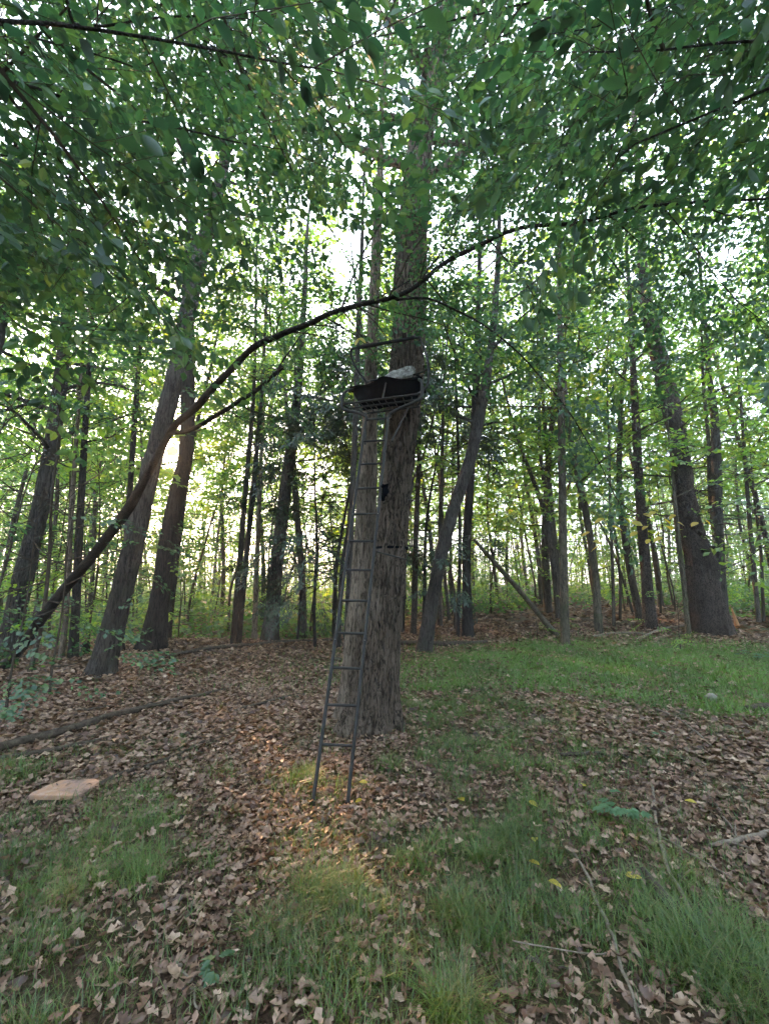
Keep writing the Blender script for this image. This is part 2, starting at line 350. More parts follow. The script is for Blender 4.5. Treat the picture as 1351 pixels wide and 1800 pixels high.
def spray_template(rng, length=0.9, leaf=0.085, gap=0.06, side_gap=0.13, flat=0.35):
    """one flat layered spray along +X with its up along +Z"""
    pos, dr, nr, sz, tw = [], [], [], [], []
    def twig(p0, d0, L, lv):
        n = max(3, int(L / gap)); p = p0.copy(); d = d0.copy(); pts = [p.copy()]
        side = 1 if rng.random() < 0.5 else -1
        for i in range(n):
            d = norm(d + rng.normal(0, 0.07, 3) * (1, 1, 0.6) + (0, 0, -0.03))
            p = p + d * (L / n); pts.append(p.copy())
            side = -side
            ang = side * rng.uniform(0.6, 1.1); ca, sa = math.cos(ang), math.sin(ang)
            ld = np.array((d[0]*ca - d[1]*sa, d[0]*sa + d[1]*ca, d[2] + rng.normal(-0.15, flat * 0.6)))
            if rng.random() < 0.92 and not (lv == 0 and i < n * 0.15):
                pos.append(p + ld * 0.012); dr.append(ld); nr.append(np.array((0, 0, 1.0)) + rng.normal(0, flat, 3)); sz.append(leaf * rng.uniform(0.5, 1.25))
            if lv == 0 and i > 0 and (i % max(1, int(side_gap / gap)) == 0):
                a2 = side * rng.uniform(0.6, 0.95); c2, s2 = math.cos(a2), math.sin(a2)
                twig(p, np.array((d[0]*c2 - d[1]*s2, d[0]*s2 + d[1]*c2, d[2] * 0.5)), L * (0.6 - 0.4 * i / n) * rng.uniform(0.7, 1.1), 1)
        pos.append(p); dr.append(d); nr.append(np.array((0, 0, 1.0)) + rng.normal(0, flat, 3)); sz.append(leaf)
        tw.append((np.array(pts)[:: max(1, n // 3)], 0.0035 if lv == 0 else 0.002))
    twig(np.zeros(3), np.array((1.0, 0, 0.05)), length, 0)
    return dict(pos=np.array(pos), dr=norm(np.array(dr)), nr=norm(np.array(nr)), sz=np.array(sz), tw=tw)
T_RNG = np.random.default_rng(11)
SPRAYS = [spray_template(T_RNG) for _ in range(8)]
SPRAYS_WILD = [spray_template(T_RNG, 0.7, 0.115, 0.07, 0.15, 0.8) for _ in range(6)]
SPRAYS_FAR = [spray_template(T_RNG, 0.8, 0.145, 0.10, 0.22, 0.6) for _ in range(6)]
def basis(d, up):
    d = norm(np.asarray(d, float)); y = np.cross(up, d); y = norm(y); z = np.cross(d, y)
    return np.stack([d, y, z], 0)            # rows: local x, y, z
def spray_leaves(items, temps, rng):
    """items: list of (pos, dir, up, scale) -> leaf arrays and twig polylines"""
    pos, dr, nr, sz, tws = [], [], [], [], []
    for p, d, up, s in items:
        t = temps[int(rng.integers(len(temps)))]; B = basis(d, up)
        flip = 1 if rng.random() < 0.5 else -1
        F = np.array((1, flip, 1))
        pos.append(p + s * (t['pos'] * F) @ B); dr.append((t['dr'] * F) @ B); nr.append((t['nr'] * F) @ B); sz.append(t['sz'] * s)
        for pl, r in t['tw']: tws.append((p + s * (pl * F) @ B, r * s))
    if not pos: return np.zeros((0, 3)), np.zeros((0, 3)), np.zeros((0, 3)), np.zeros(0), []
    return np.concatenate(pos), np.concatenate(dr), np.concatenate(nr), np.concatenate(sz), tws
def branch_curve(rng, p0, d0, L, n=9, bend=0.10, lift=0.05, wob=0.10):
    p = np.array(p0, float); d = norm(np.array(d0, float)); out = [p.copy()]
    for i in range(n):
        d = norm(d + rng.normal(0, wob, 3) + np.array((0, 0, lift))); p = p + d * L / n; out.append(p.copy())
    return np.array(out)
def ramify(rng, trunk, rad, h0, nl, length, elev=(0.2, 0.9), sub=0.45, subL=(0.5, 1.4), spr=0.34, sscale=1.0, az=None, lift=0.02, mb=None, limb_r=0.4, sides=6, droop=-0.1):
    """limbs up a trunk polyline; returns spray placements, adds limb tubes to mb"""
    items = []; arc = np.concatenate([[0], np.cumsum(np.linalg.norm(np.diff(trunk, axis=0), axis=1))]); H = arc[-1]
    ga = rng.uniform(0, 6.28)
    for i in range(nl):
        f = (i + rng.uniform(0, 0.8)) / nl; s = H * (h0 + (0.985 - h0) * f)
        p = np.array([np.interp(s, arc, trunk[:, k]) for k in range(3)]); r0 = np.interp(s, arc, rad) * limb_r
        ga += 2.4 + rng.normal(0, 0.4)
        a = ga if az is None else rng.uniform(*az)
        e = elev[0] + (elev[1] - elev[0]) * f + rng.normal(0, 0.12)
        L = length * (1.0 - 0.55 * f) * rng.uniform(0.7, 1.15)
        c = branch_curve(rng, p, (math.cos(a)*math.cos(e), math.sin(a)*math.cos(e), math.sin(e)), L, 9, lift=lift)
        r0 = max(0.012, min(r0, 0.022 * L))
        if mb is not None: tube(mb, c, np.linspace(r0, 0.006, len(c)), sides, 0, False)
        ns = max(2, int(L * 0.8 / sub)); side = 1
        for j in range(ns + 1):
            u = 0.22 + 0.78 * (j + rng.uniform(0, 0.5)) / (ns + 0.5); u = min(u, 1.0); k = u * 9; k0 = min(int(k), 8)
            q = c[k0] + (c[k0+1] - c[k0]) * (k - k0); d = norm(c[k0+1] - c[k0]); side = -side
            an = side * rng.uniform(0.5, 1.2) if j < ns else rng.normal(0, 0.2)
            d2 = np.array((d[0]*math.cos(an) - d[1]*math.sin(an), d[0]*math.sin(an) + d[1]*math.cos(an), d[2] * 0.6 + rng.normal(0.0, 0.2)))
            l2 = rng.uniform(*subL) * (1.15 - 0.5 * u)
            c2 = branch_curve(rng, q, d2, l2, 5, lift=droop * 0.3, wob=0.1)
            if mb is not None: tube(mb, c2, np.linspace(max(0.005, r0 * 0.35), 0.003, len(c2)), 4, 0, False)
            m = max(1, int(l2 / spr))
            for w in range(m + 1):
                uu = (w + 0.6) / (m + 0.6) * 5; w0 = min(int(uu), 4); pp = c2[w0] + (c2[w0+1] - c2[w0]) * (uu - w0)
                dd = norm(c2[w0+1] - c2[w0]); a3 = rng.uniform(-0.9, 0.9)
                d3 = np.array((dd[0]*math.cos(a3) - dd[1]*math.sin(a3), dd[0]*math.sin(a3) + dd[1]*math.cos(a3), dd[2] * 0.5 + rng.normal(droop, 0.22)))
                up = np.array((0, 0, 1.0)) + rng.normal(0, 0.28, 3)
                items.append((pp, d3, up, sscale * rng.uniform(0.7, 1.2)))
    return [it for it in items if vnoise(it[0][0] * 0.42 + 11, it[0][1] * 0.42, it[0][2] * 0.42) > 0.34]
def crown_mesh(name, items, temps, rng, shape=LEAF6, twigs=True, carve=True, limbs=None, thin=1.0, keep=None):
    mb = limbs if limbs is not None else MB()
    pos, dr, nr, sz, tws = spray_leaves(items, temps, rng)
    k = np.ones(len(pos), bool)
    if carve: k &= clear_of_sun(pos + dr * sz[:, None] * 0.5, 0.03)
    if thin < 1: k &= rng.random(len(pos)) < thin
    if keep is not None: k &= keep(pos)
    add_leaves(mb, pos[k], dr[k], nr[k], sz[k], shape, 1)
    if twigs:
        for pl, r in tws:
            if not carve or clear_of_sun(pl, 0.03).all(): tube(mb, pl, np.linspace(r, r * 0.4, len(pl)), 3, 0, False)
    return mb.mesh(name, smooth=False)

# ------------------------------------------------------------------ trunks
def px_trunk(pts, Y, lean=0.0, top=None, base=None, ext=6.0, slim=0.85):
    """pts: (px, py, width_px) going up. The first stands on the ground; the rest at depth Y + lean*height. Returns centre rows (x, y, z, r)"""
    b = G(pts[0][0], pts[0][1]) if base is None else base
    Y0 = b[1] if Y is None else Y
    if Y is not None:
        q = P(pts[0][0], pts[0][1], Y); b = np.array((q[0], Y, float(ground(q[0], Y))))
    rows = []
    for i, (px, py, w) in enumerate(pts):
        if i == 0: c = b.copy()
        else:
            c = P(px, py, Y0); c = P(px, py, Y0 + lean * (c[2] - b[2]))
        zc = c[1] * math.cos(PITCH) + (c[2] - CAMH) * math.sin(PITCH)
        rows.append((*c, 0.5 * w / FPX * zc * slim / math.hypot(1, (px - 675.5) / FPX)))
    rows = np.array(rows)
    if ext > 0:
        d = rows[-1, :3] - rows[-2, :3]; d = norm(norm(d) + np.array((0, 0, 0.35)))
        r = rows[-1, 3]; rows = np.vstack([rows, [*(rows[-1, :3] + d * ext * 0.5), r * 0.62], [*(rows[-1, :3] + d * ext + np.array((0.2, 0.1, 0.3))), 0.02]])
    return rows
def trunk_tube(mb, rows, sides=20, flare=0.35, rough=0.06, seed=0.0, sink=0.12, step=0.14, ridges=0, depth=0.0, roots=5, fine=None):
    L = np.linalg.norm(np.diff(rows[:, :3], axis=0), axis=1).sum()
    n = max(8, int(L / step)); s = spline(rows, n); c, r = s[:, :3].copy(), np.maximum(s[:, 3], 0.006)
    c = np.vstack([c[0] - (c[1] - c[0]) / max(np.linalg.norm(c[1] - c[0]), 1e-6) * sink, c]); r = np.concatenate([[r[0]], r])
    h = np.concatenate([[0], np.cumsum(np.linalg.norm(np.diff(c, axis=0), axis=1))])
    def fn(i, a):
        hh = h[i][:, None]; fl = flare * np.exp(-hh / max(0.12, 1.6 * r[0]))
        m = 1 + fl * (0.55 + 0.75 * np.maximum(0, np.cos(a * roots + seed * 3 + 0.8 * np.sin(a * 2 + seed)))[None] )
        if depth > 0:
            ang = a[None]; tw = 0.35 * hh
            x = np.cos(ang) * ridges / 6.28; y = np.sin(ang) * ridges / 6.28
            wx = 0.9 * (vnoise(x * 0.4 + 3, y * 0.4, hh * 2.2) - 0.5); wy = 0.9 * (vnoise(x * 0.4 + 40, y * 0.4, hh * 2.2) - 0.5)
            n1 = vnoise(x + seed + wx, y + 17.0 + wy, hh * 1.5); n3 = vnoise(x * 0.8 + 60 + wy, y * 0.8 + wx, hh * 2.6); n2 = vnoise(x * 2.3 + 5, y * 2.3 + seed, hh * 9.0)
            pl = np.minimum(np.clip(np.abs(2 * n1 - 1) * 3.2, 0, 1), np.clip(np.abs(2 * n3 - 1) * 4.0, 0, 1))
            m = m + depth * (pl ** 0.7 - 0.6) + depth * 0.35 * (n2 - 0.5)
        return m
    tube(mb, c, r, sides, 0, True, rough, seed, fn)
    return c, r
def tree(name, label, cat, rows, bark_m, leaf_m, seed, group=None, sides=18, flare=0.35, h0=0.45, nl=0, length=2.5, temps=None, shape=LEAF6,
         extra=None, fine=False, sscale=1.0, thin=1.0, step=0.14, spr=0.34, sub=0.45, elev=(0.2, 0.9), az=None, rough=0.06, twigs=True, keep=None, droop=-0.1, depth=0.0, ridges=0):
    rng = np.random.default_rng(seed)
    root = empty(name, label, cat, group, rows[0, :3]); off = Matrix.Translation(-Vector(tuple(rows[0, :3])))
    mb = MB(); c, r = trunk_tube(mb, rows, sides, flare, rough, seed * 1.3, step=step, depth=depth, ridges=ridges)
    t = link('trunk', mb.mesh('trunk'), [bark_m], root); t.matrix_parent_inverse = off
    if nl > 0:
        lb = MB(); items = ramify(rng, c, r, h0, nl, length, mb=lb, sscale=sscale, spr=spr, sub=sub, elev=elev, az=az, droop=droop)
        if extra: items += extra
        me = crown_mesh('crown', items, temps or SPRAYS_WILD, rng, shape, limbs=lb, thin=thin, twigs=twigs, keep=keep)
        cr = link('crown', me, [bark_m, leaf_m], root); cr.matrix_parent_inverse = off
    return root, c, r
# ================================================================== THE OAK AND ITS NEIGHBOURS
def rowsY(pts, Y, **k): return px_trunk(pts, Y, **k)
OAK = rowsY([(650, 1272, 96), (657, 1225, 78), (665, 1165, 66), (674, 1100, 60), (685, 980, 57), (693, 880, 56), (702, 780, 56), (711, 690, 56), (717, 600, 56), (724, 430, 52), (738, 260, 42), (762, 120, 34), (792, 0, 27)], 5.62, lean=0.0, ext=5, slim=1.0)
tree('oak_tree', 'thick dark furrowed oak trunk that carries the ladder stand', 'tree', OAK, M['oak'], M['leaf'], 21, sides=180, flare=0.4, h0=0.46, nl=32, length=4.2, elev=(0.55, 1.05), step=0.05, depth=0.17, ridges=25, rough=0.05, shape=LEAF4, twigs=False, sscale=1.1)
PALE = rowsY([(618, 1235, 50), (622, 1150, 46), (633, 1050, 46), (640, 950, 44), (645, 850, 42), (649, 750, 32), (653, 620, 25), (658, 500, 22), (664, 380, 19), (668, 300, 14)], 5.95, lean=0.0, ext=4, slim=0.82)
tree('pale_trunk_tree', 'pale weathered trunk pressed against the left side of the oak', 'tree', PALE, M['pale'], M['leaf'], 22, sides=120, flare=1.0, h0=0.7, nl=7, length=2.6, step=0.06, depth=0.09, ridges=18, shape=LEAF4, twigs=False)
SLIM = rowsY([(608, 1165, 12), (612, 1050, 12), (618, 900, 12), (626, 700, 11), (630, 560, 10), (636, 430, 8)], 8.4, ext=4)
tree('slender_tree', 'slender grey stem rising just left behind the ladder', 'tree', SLIM, M['grey'], M['leaf'], 23, nl=10, h0=0.5, length=2.4, sides=10)

# ---- left side
T1 = rowsY([(178, 1188, 58), (200, 1100, 50), (225, 1000, 46), (250, 890, 42), (275, 785, 38), (282, 760, 38), (308, 660, 37), (332, 540, 34), (352, 450, 32), (378, 360, 25), (393, 290, 22), (405, 230, 18)], None, ext=0)
r_, c_, q_ = tree('leaning_tree', 'stout grey trunk on the left leaning right, nearest one below the sun', 'tree', T1, M['grey'], M['leaf'], 31, nl=6, h0=0.8, length=2.6, shape=LEAF4, twigs=False, sscale=1.15, sides=72, depth=0.09, ridges=24, step=0.09, flare=0.5)
def fork(root, rows, bark_m, leaf_m, seed, nl, length, h0=0.3):
    off = Matrix.Translation(-Vector(root.location)); rng = np.random.default_rng(seed)
    mb = MB(); s = spline(rows, 24); tube(mb, s[:, :3], np.maximum(s[:, 3], 0.006), 12, 0, True, 0.06, seed)
    o = link('limb', mb.mesh('limb'), [bark_m], root); o.matrix_parent_inverse = off
    if nl:
        lb = MB(); it = ramify(rng, s[:, :3], s[:, 3], h0, nl, length, mb=lb)
        c = link('crown', crown_mesh('crown', it, SPRAYS_WILD, rng, LEAF4, False, limbs=lb), [bark_m, leaf_m], root); c.matrix_parent_inverse = off
yT = T1[-1, 1]
fork(r_, px_trunk([(405, 232, 16), (415, 200, 14), (432, 165, 12), (455, 90, 9), (470, 0, 7)], yT, base=T1[-1, :3], ext=3)[0:] if False else np.array([[*P(a, b, yT), w / FPX * 0.5 * 13] for a, b, w in ((400, 250, 17), (415, 205, 14), (432, 165, 12), (455, 80, 9), (475, -40, 6), (490, -160, 3))]), M['grey'], M['leaf'], 32, 11, 2.8)
fork(r_, np.array([[*P(a, b, yT - 0.1), w / FPX * 0.5 * 13] for a, b, w in ((398, 260, 17), (392, 200, 14), (390, 140, 12), (398, 40, 9), (396, -60, 6), (400, -160, 3))]), M['grey'], M['leaf'], 33, 11, 2.8)
T2 = rowsY([(268, 1142, 52), (282, 1050, 42), (296, 950, 38), (313, 860, 32), (328, 785, 30), (330, 660, 30), (330, 560, 28), (332, 460, 22), (338, 340, 16)], None, ext=5)
tree('dark_straight_tree', 'dark straight trunk crossing behind the leaning one, sun beside it', 'tree', T2, M['dark'], M['leaf'], 34, nl=20, h0=0.5, length=3.4, shape=LEAF4, twigs=False, sscale=1.2, sides=60, depth=0.09, ridges=24, step=0.10, flare=0.6)
T3 = rowsY([(12, 1150, 52), (40, 1020, 46), (70, 900, 38), (92, 780, 34), (108, 660, 30), (120, 540, 25), (126, 430, 20), (132, 300, 15)], 10.0, ext=5)
tree('grey_leaning_tree', 'grey trunk near the left edge leaning toward the clearing', 'tree', T3, M['grey'], M['leaf'], 35, nl=24, h0=0.26, length=3.4, shape=LEAF4, twigs=False, sscale=1.2, sides=60, depth=0.09, ridges=26, step=0.1)
T4 = rowsY([(-130, 1150, 34), (-80, 900, 30), (-30, 720, 27), (0, 590, 24), (22, 480, 22), (42, 380, 18), (60, 280, 14)], 9.0, ext=4)
tree('edge_tree', 'dark stem entering at the left edge high above the ground', 'tree', T4, M['dark'], M['leaf'], 36, nl=20, h0=0.28, length=3.2, shape=LEAF4, twigs=False, sscale=1.2, sides=16)
T5 = rowsY([(473, 1128, 36), (482, 1040, 29), (492, 940, 27), (503, 850, 25), (514, 770, 22), (523, 690, 18), (530, 610, 13), (536, 500, 10)], None, ext=5)
tree('straight_grey_tree', 'grey trunk standing between the slender pair and the ladder', 'tree', T5, M['grey'], M['leaf_warm'], 37, nl=22, h0=0.36, length=3.2, shape=LEAF4, twigs=False, sscale=1.2, sides=24, depth=0.04, ridges=20, step=0.08)
for k, (pp, lab, bm) in enumerate((
    ([(410, 1133, 15), (420, 1000, 12), (432, 860, 11), (444, 720, 9), (448, 640, 7), (450, 520, 6)], 'left stem of the slender dark pair beside the grey trunk', 'dark'),
    ([(418, 1133, 15), (432, 990, 12), (446, 850, 11), (456, 740, 9), (462, 660, 7), (468, 540, 6)], 'right stem of the slender dark pair beside the grey trunk', 'dark'),
    ([(447, 1126, 13), (451, 1000, 11), (455, 900, 10), (460, 780, 8), (464, 640, 6)], 'thin pale stem just left of the straight grey trunk', 'pale'),
    ([(212, 1147, 19), (216, 1060, 15), (226, 900, 13), (240, 700, 11), (250, 560, 8)], 'dark stem half hidden behind the leaning trunk on the left', 'dark'),
    ([(128, 1158, 25), (134, 1060, 20), (140, 930, 18), (150, 760, 14), (160, 600, 10)], 'short dark trunk seen under the arching stem on the left', 'dark'),
    ([(108, 1158, 14), (118, 1060, 13), (126, 900, 11), (140, 700, 8)], 'pale stem beside the short dark trunk on the left', 'pale'),
    ([(303, 1040, 12), (318, 920, 11), (336, 800, 10), (352, 720, 8), (372, 640, 6)], 'crooked thin stem right of the sun leaning right', 'dark'))):
    rw = rowsY(pp, None if k < 6 else 14.5, ext=4)
    tree('slender_tree', lab, 'tree', rw, M[bm], M['leaf_far'], 40 + k, nl=10, h0=0.35, length=2.3, sides=10, shape=LEAF4, temps=SPRAYS_FAR, twigs=False, sscale=1.2)

# ---- right side
R1 = rowsY([(745, 1146, 32), (757, 1070, 28), (772, 990, 27), (792, 910, 26), (812, 850, 25), (830, 790, 24), (845, 720, 22), (858, 640, 18), (868, 560, 14), (875, 450, 11)], None, ext=5)
tree('slanting_tree', 'grey trunk right of the oak slanting to the right', 'tree', R1, M['grey'], M['leaf'], 51, nl=22, h0=0.36, length=3.2, shape=LEAF4, twigs=False, sscale=1.2, sides=24, depth=0.04, ridges=20, step=0.07)
R2 = rowsY([(822, 1119, 24), (820, 1040, 19), (820, 950, 18), (826, 850, 17), (832, 760, 16), (836, 680, 15), (838, 600, 12), (842, 480, 10)], None, ext=5)
tree('dark_straight_tree', 'dark straight trunk crossing the slanting one right of the oak', 'tree', R2, M['dark'], M['leaf'], 52, nl=20, h0=0.36, length=3.2, shape=LEAF4, twigs=False, sscale=1.2, sides=18)
R3 = rowsY([(993, 1134, 20), (991, 1060, 18), (989, 950, 17), (987, 820, 16), (985, 700, 15), (983, 580, 12), (982, 460, 10), (980, 330, 8)], None, ext=4)
tree('pole_tree', 'straight pole-like grey trunk at the edge of the green lawn', 'tree', R3, M['mossy'], M['leaf'], 53, nl=20, h0=0.34, length=3.0, shape=LEAF4, twigs=False, sscale=1.2, sides=18)
for k, (pp, Y, lab, bm) in enumerate((
    ([(1052, 1112, 18), (1045, 1010, 17), (1034, 930, 15), (1020, 860, 14), (1008, 800, 12), (998, 740, 9), (990, 640, 7)], None, 'mossy trunk leaning left just behind the pole-like trunk', 'mossy'),
    ([(982, 1085, 14), (970, 980, 12), (955, 900, 10), (935, 840, 9), (912, 780, 7), (890, 700, 5)], 14.0, 'thin curved stem bending left behind the pole-like trunk', 'far'),
    ([(985, 1070, 12), (975, 960, 11), (966, 860, 10), (958, 760, 9), (950, 660, 6)], 15.0, 'thin upright stem behind the curved one near the pole-like trunk', 'far'),
    ([(1142, 1104, 30), (1136, 1020, 24), (1128, 930, 22), (1122, 840, 20), (1117, 750, 18), (1112, 650, 14), (1106, 520, 10)], None, 'scaly conifer trunk of middle girth left of the massive pine', 'pine'),
    ([(1268, 1092, 30), (1264, 1000, 26), (1260, 900, 24), (1258, 800, 22), (1254, 730, 18), (1246, 660, 13), (1236, 540, 9)], 13.6, 'straight grey trunk standing close behind the massive pine', 'grey'),
    ([(1208, 1108, 12), (1200, 1020, 11), (1190, 930, 9), (1182, 840, 7)], 11.6, 'thin stem squeezed against the left foot of the massive pine', 'mossy'),
    ([(804, 1120, 9), (806, 1040, 8), (808, 950, 7), (806, 850, 6), (802, 700, 5)], 12.6, 'very thin stem just left of the dark straight trunk', 'dark'),
    ([(706, 1100, 11), (710, 1000, 10), (716, 880, 9), (722, 740, 8)], 13.5, 'thin stem seen right beside the oak trunk', 'dark'),
    ([(726, 1116, 14), (729, 1030, 12), (731, 930, 11), (736, 800, 9), (740, 660, 7)], 12.8, 'brown stem between the oak and the slanting trunk', 'pine'),
    ([(772, 1096, 12), (772, 1000, 10), (774, 900, 9), (778, 760, 7)], 14.5, 'thin stem right behind the slanting trunk', 'far'),
    ([(1330, 1075, 12), (1322, 980, 11), (1312, 860, 9), (1302, 720, 7)], 14.0, 'thin stem near the right edge beyond the massive pine', 'far'),
    ([(1078, 1100, 8), (1076, 1000, 7), (1072, 900, 6), (1070, 780, 5)], 13.0, 'thin stem between the mossy trunk and the scaly conifer', 'far'))):
    rw = rowsY(pp, Y, ext=4)
    tree('slender_tree', lab, 'tree', rw, M[bm], M['leaf_far'], 60 + k, nl=10, h0=0.35, length=2.4, sides=12, shape=LEAF4, temps=SPRAYS_FAR, twigs=False, sscale=1.2)
# massive pine with dead horizontal branches
PINE = rowsY([(1250, 1112, 92), (1240, 1050, 76), (1230, 990, 64), (1218, 945, 52), (1207, 890, 43), (1198, 830, 41), (1188, 760, 40), (1172, 690, 39), (1155, 620, 36), (1140, 560, 30), (1130, 490, 22), (1126, 400, 17), (1120, 300, 14), (1112, 180, 10)], None, ext=4)
proot, pc, pr = tree('pine_tree', 'massive knobbly pine trunk with dead side branches on the right', 'tree', PINE, M['pine'], M['needle'], 55, nl=14, h0=0.72, length=2.4, sides=90, depth=0.07, ridges=40, step=0.07, flare=0.12, rough=0.12, temps=SPRAYS_FAR, shape=LEAF4, twigs=False)
prng = np.random.default_rng(56); poff = Matrix.Translation(-Vector(proot.location))
parc = np.concatenate([[0], np.cumsum(np.linalg.norm(np.diff(pc, axis=0), axis=1))])
for k in range(46):
    s = 1.6 + 5.6 * (k + prng.uniform(0, .7)) / 46; p = np.array([np.interp(s, parc, pc[:, a]) for a in range(3)])
    a = prng.uniform(0, 6.28); L = prng.uniform(0.5, 2.3); e = prng.uniform(-0.15, 0.35)
    c = branch_curve(prng, p, (math.cos(a)*math.cos(e), math.sin(a)*math.cos(e), math.sin(e)), L, 8, lift=0.02, wob=0.09)
    mb = MB(); r0 = prng.uniform(0.012, 0.028); tube(mb, c, np.linspace(r0, 0.004, len(c)), 6)
    for q in range(int(prng.integers(1, 5))):
        i = int(prng.integers(2, 8)); d = c[i] - c[i-1]; d = norm(d) + prng.normal(0, 0.6, 3)
        c2 = branch_curve(prng, c[i], d, L * prng.uniform(0.15, 0.45), 5, lift=0.0, wob=0.12); tube(mb, c2, np.linspace(r0 * 0.45, 0.003, len(c2)), 4)
    o = link('dead_branch', mb.mesh('dead_branch'), [M['dark']], proot); o.matrix_parent_inverse = poff
for k in range(7):                                # knobs where limbs broke off
    s = prng.uniform(0.6, 5.0); p = np.array([np.interp(s, parc, pc[:, a]) for a in range(3)]); r = np.interp(s, parc, pr)
    a = prng.uniform(3.4, 6.0); d = np.array((math.cos(a), math.sin(a), 0.3)); mb = MB()
    c = np.array([p + d * r * 0.75, p + d * r * 1.05, p + d * (r + 0.07)]); tube(mb, c, [0.10, 0.085, 0.05], 10, rough=0.2, seed=k)
    o = link('knob', mb.mesh('knob'), [M['pine']], proot); o.matrix_parent_inverse = poff

# ================================================================== THE ARCHING TREE
ARC = [(-30, 1232, 28, 8.9), (20, 1160, 27, 8.6), (90, 1065, 26, 8.2), (165, 975, 26, 7.7), (225, 895, 25, 7.2), (250, 850, 23, 6.95), (281, 795, 18, 6.7), (308, 751, 18, 6.5), (345, 715, 20, 6.2), (400, 655, 18, 5.8), (460, 602, 16, 5.4), (530, 567, 14, 5.05), (600, 543, 13, 4.75), (670, 530, 12, 4.5), (725, 508, 11.5, 4.35), (790, 463, 11, 4.2), (860, 422, 10.5, 4.05), (920, 399, 10, 3.9), (1000, 388, 9, 3.75), (1080, 376, 8, 3.6), (1160, 364, 7.5, 3.45), (1250, 354, 6.5, 3.3), (1360, 345, 6, 3.15), (1500, 330, 4, 3.0)]
def pxrows(L): 
    out = []
    for px, py, w, Y in L:
        w = w * 0.66
        c = P(px, py, Y); zc = c[1]*math.cos(PITCH) + (c[2]-CAMH)*math.sin(PITCH); out.append((*c, 0.5*w/FPX*zc))
    return np.array(out)
ar = pxrows(ARC); ar[0, 2] = float(ground(ar[0, 0], ar[0, 1])) - 0.05
aroot = empty('arching_tree', 'thin dark tree arching from lower left across in front of the oak', 'tree', None, ar[0, :3])
aoff = Matrix.Translation(-Vector(aroot.location)); arng = np.random.default_rng(71)
mb = MB(); s = spline(ar, 150); s[:, :3] += 0.07 * sstep(58, 76, np.arange(150))[:, None] * np.stack([vnoise(np.arange(150)*.21, 3.1*k) - 0.5 for k in (1, 2, 3)], 1)
tube(mb, s[:, :3], np.maximum(s[:, 3], 0.004), 12, 0, True, 0.10, 4.0)
o = link('trunk', mb.mesh('trunk'), [M['arch']], aroot); o.matrix_parent_inverse = aoff
SUBS = [
    ([(303, 760, 12, 6.52), (322, 760, 11.5, 6.47), (345, 752, 11.5, 6.4), (400, 718, 11.5, 6.2), (445, 690, 11, 6.0), (478, 662, 10.5, 5.9), (496, 643, 10, 5.85)], 0),
    ([(484, 656, 5, 5.88), (505, 622, 4, 5.8), (530, 590, 3, 5.7), (562, 562, 2, 5.6)], 0.3),
    ([(690, 528, 7, 4.45), (748, 524, 6.5, 4.3), (800, 545, 6, 4.2), (850, 572, 5, 4.1), (910, 620, 4.5, 4.0), (960, 675, 4, 3.9), (1000, 725, 3.5, 3.85), (1045, 800, 2.5, 3.8), (1070, 850, 2, 3.8)], 0.4),
    ([(1105, 373, 6, 3.55), (1150, 335, 5, 3.5), (1200, 275, 4.5, 3.4), (1250, 210, 4, 3.3), (1305, 150, 3, 3.2), (1360, 90, 2, 3.1)], 0.2),
    ([(600, 543, 6, 4.75), (634, 453, 5, 4.8), (680, 372, 4.5, 4.8), (710, 312, 4, 4.8), (735, 242, 3.5, 4.8), (781, 156, 3, 4.8), (825, 100, 2.5, 4.8), (880, 10, 1.5, 4.8)], 0.25),
    ([(905, 403, 5, 3.95), (935, 340, 4.5, 4.0), (985, 270, 4, 4.0), (1030, 190, 3, 4.0), (1085, 90, 2, 4.0)], 0.2),
    ([(640, 535, 5, 4.6), (690, 510, 4, 4.7), (740, 480, 3, 4.9), (790, 440, 2, 5.1)], 0.3),
    ([(1010, 386, 4, 3.7), (1050, 430, 3, 3.6), (1110, 500, 2.5, 3.5), (1180, 560, 1.8, 3.4)], 0.1),
    ([(1165, 364, 4, 3.45), (1210, 420, 3, 3.3), (1270, 500, 2.5, 3.2), (1330, 560, 1.8, 3.1)], 0.1),
    ([(810, 450, 4, 4.15), (830, 400, 3, 4.3), (840, 330, 2.5, 4.4), (860, 240, 1.5, 4.5)], 0.2),
    ([(860, 422, 4, 4.05), (900, 470, 3, 3.95), (950, 530, 2.4, 3.9), (1010, 590, 1.6, 3.85)], 0.15)]
items = []
def sprays_along(c, rng, f0, step, scale, items, spread=1.0, droop=-0.2, upj=0.3):
    arc = np.concatenate([[0], np.cumsum(np.linalg.norm(np.diff(c, axis=0), axis=1))]); L = arc[-1]; x = L * f0; sd = 1
    while x < L:
        p = np.array([np.interp(x, arc, c[:, k]) for k in range(3)]); i = min(np.searchsorted(arc, x), len(c) - 1); d = norm(c[i] - c[max(0, i-1)])
        sd = -sd; a = sd * rng.uniform(0.5, 1.3) * spread; d2 = np.array((d[0]*math.cos(a) - d[1]*math.sin(a), d[0]*math.sin(a) + d[1]*math.cos(a), d[2]*0.4 + rng.normal(droop, 0.25)))
        items.append((p, d2, np.array((0, 0, 1.0)) + rng.normal(0, upj, 3), scale * rng.uniform(0.6, 1.15))); x += step * rng.uniform(0.6, 1.4)
    items.append((c[-1], norm(c[-1] - c[-2]), np.array((0, 0, 1.0)) + rng.normal(0, upj, 3), scale))
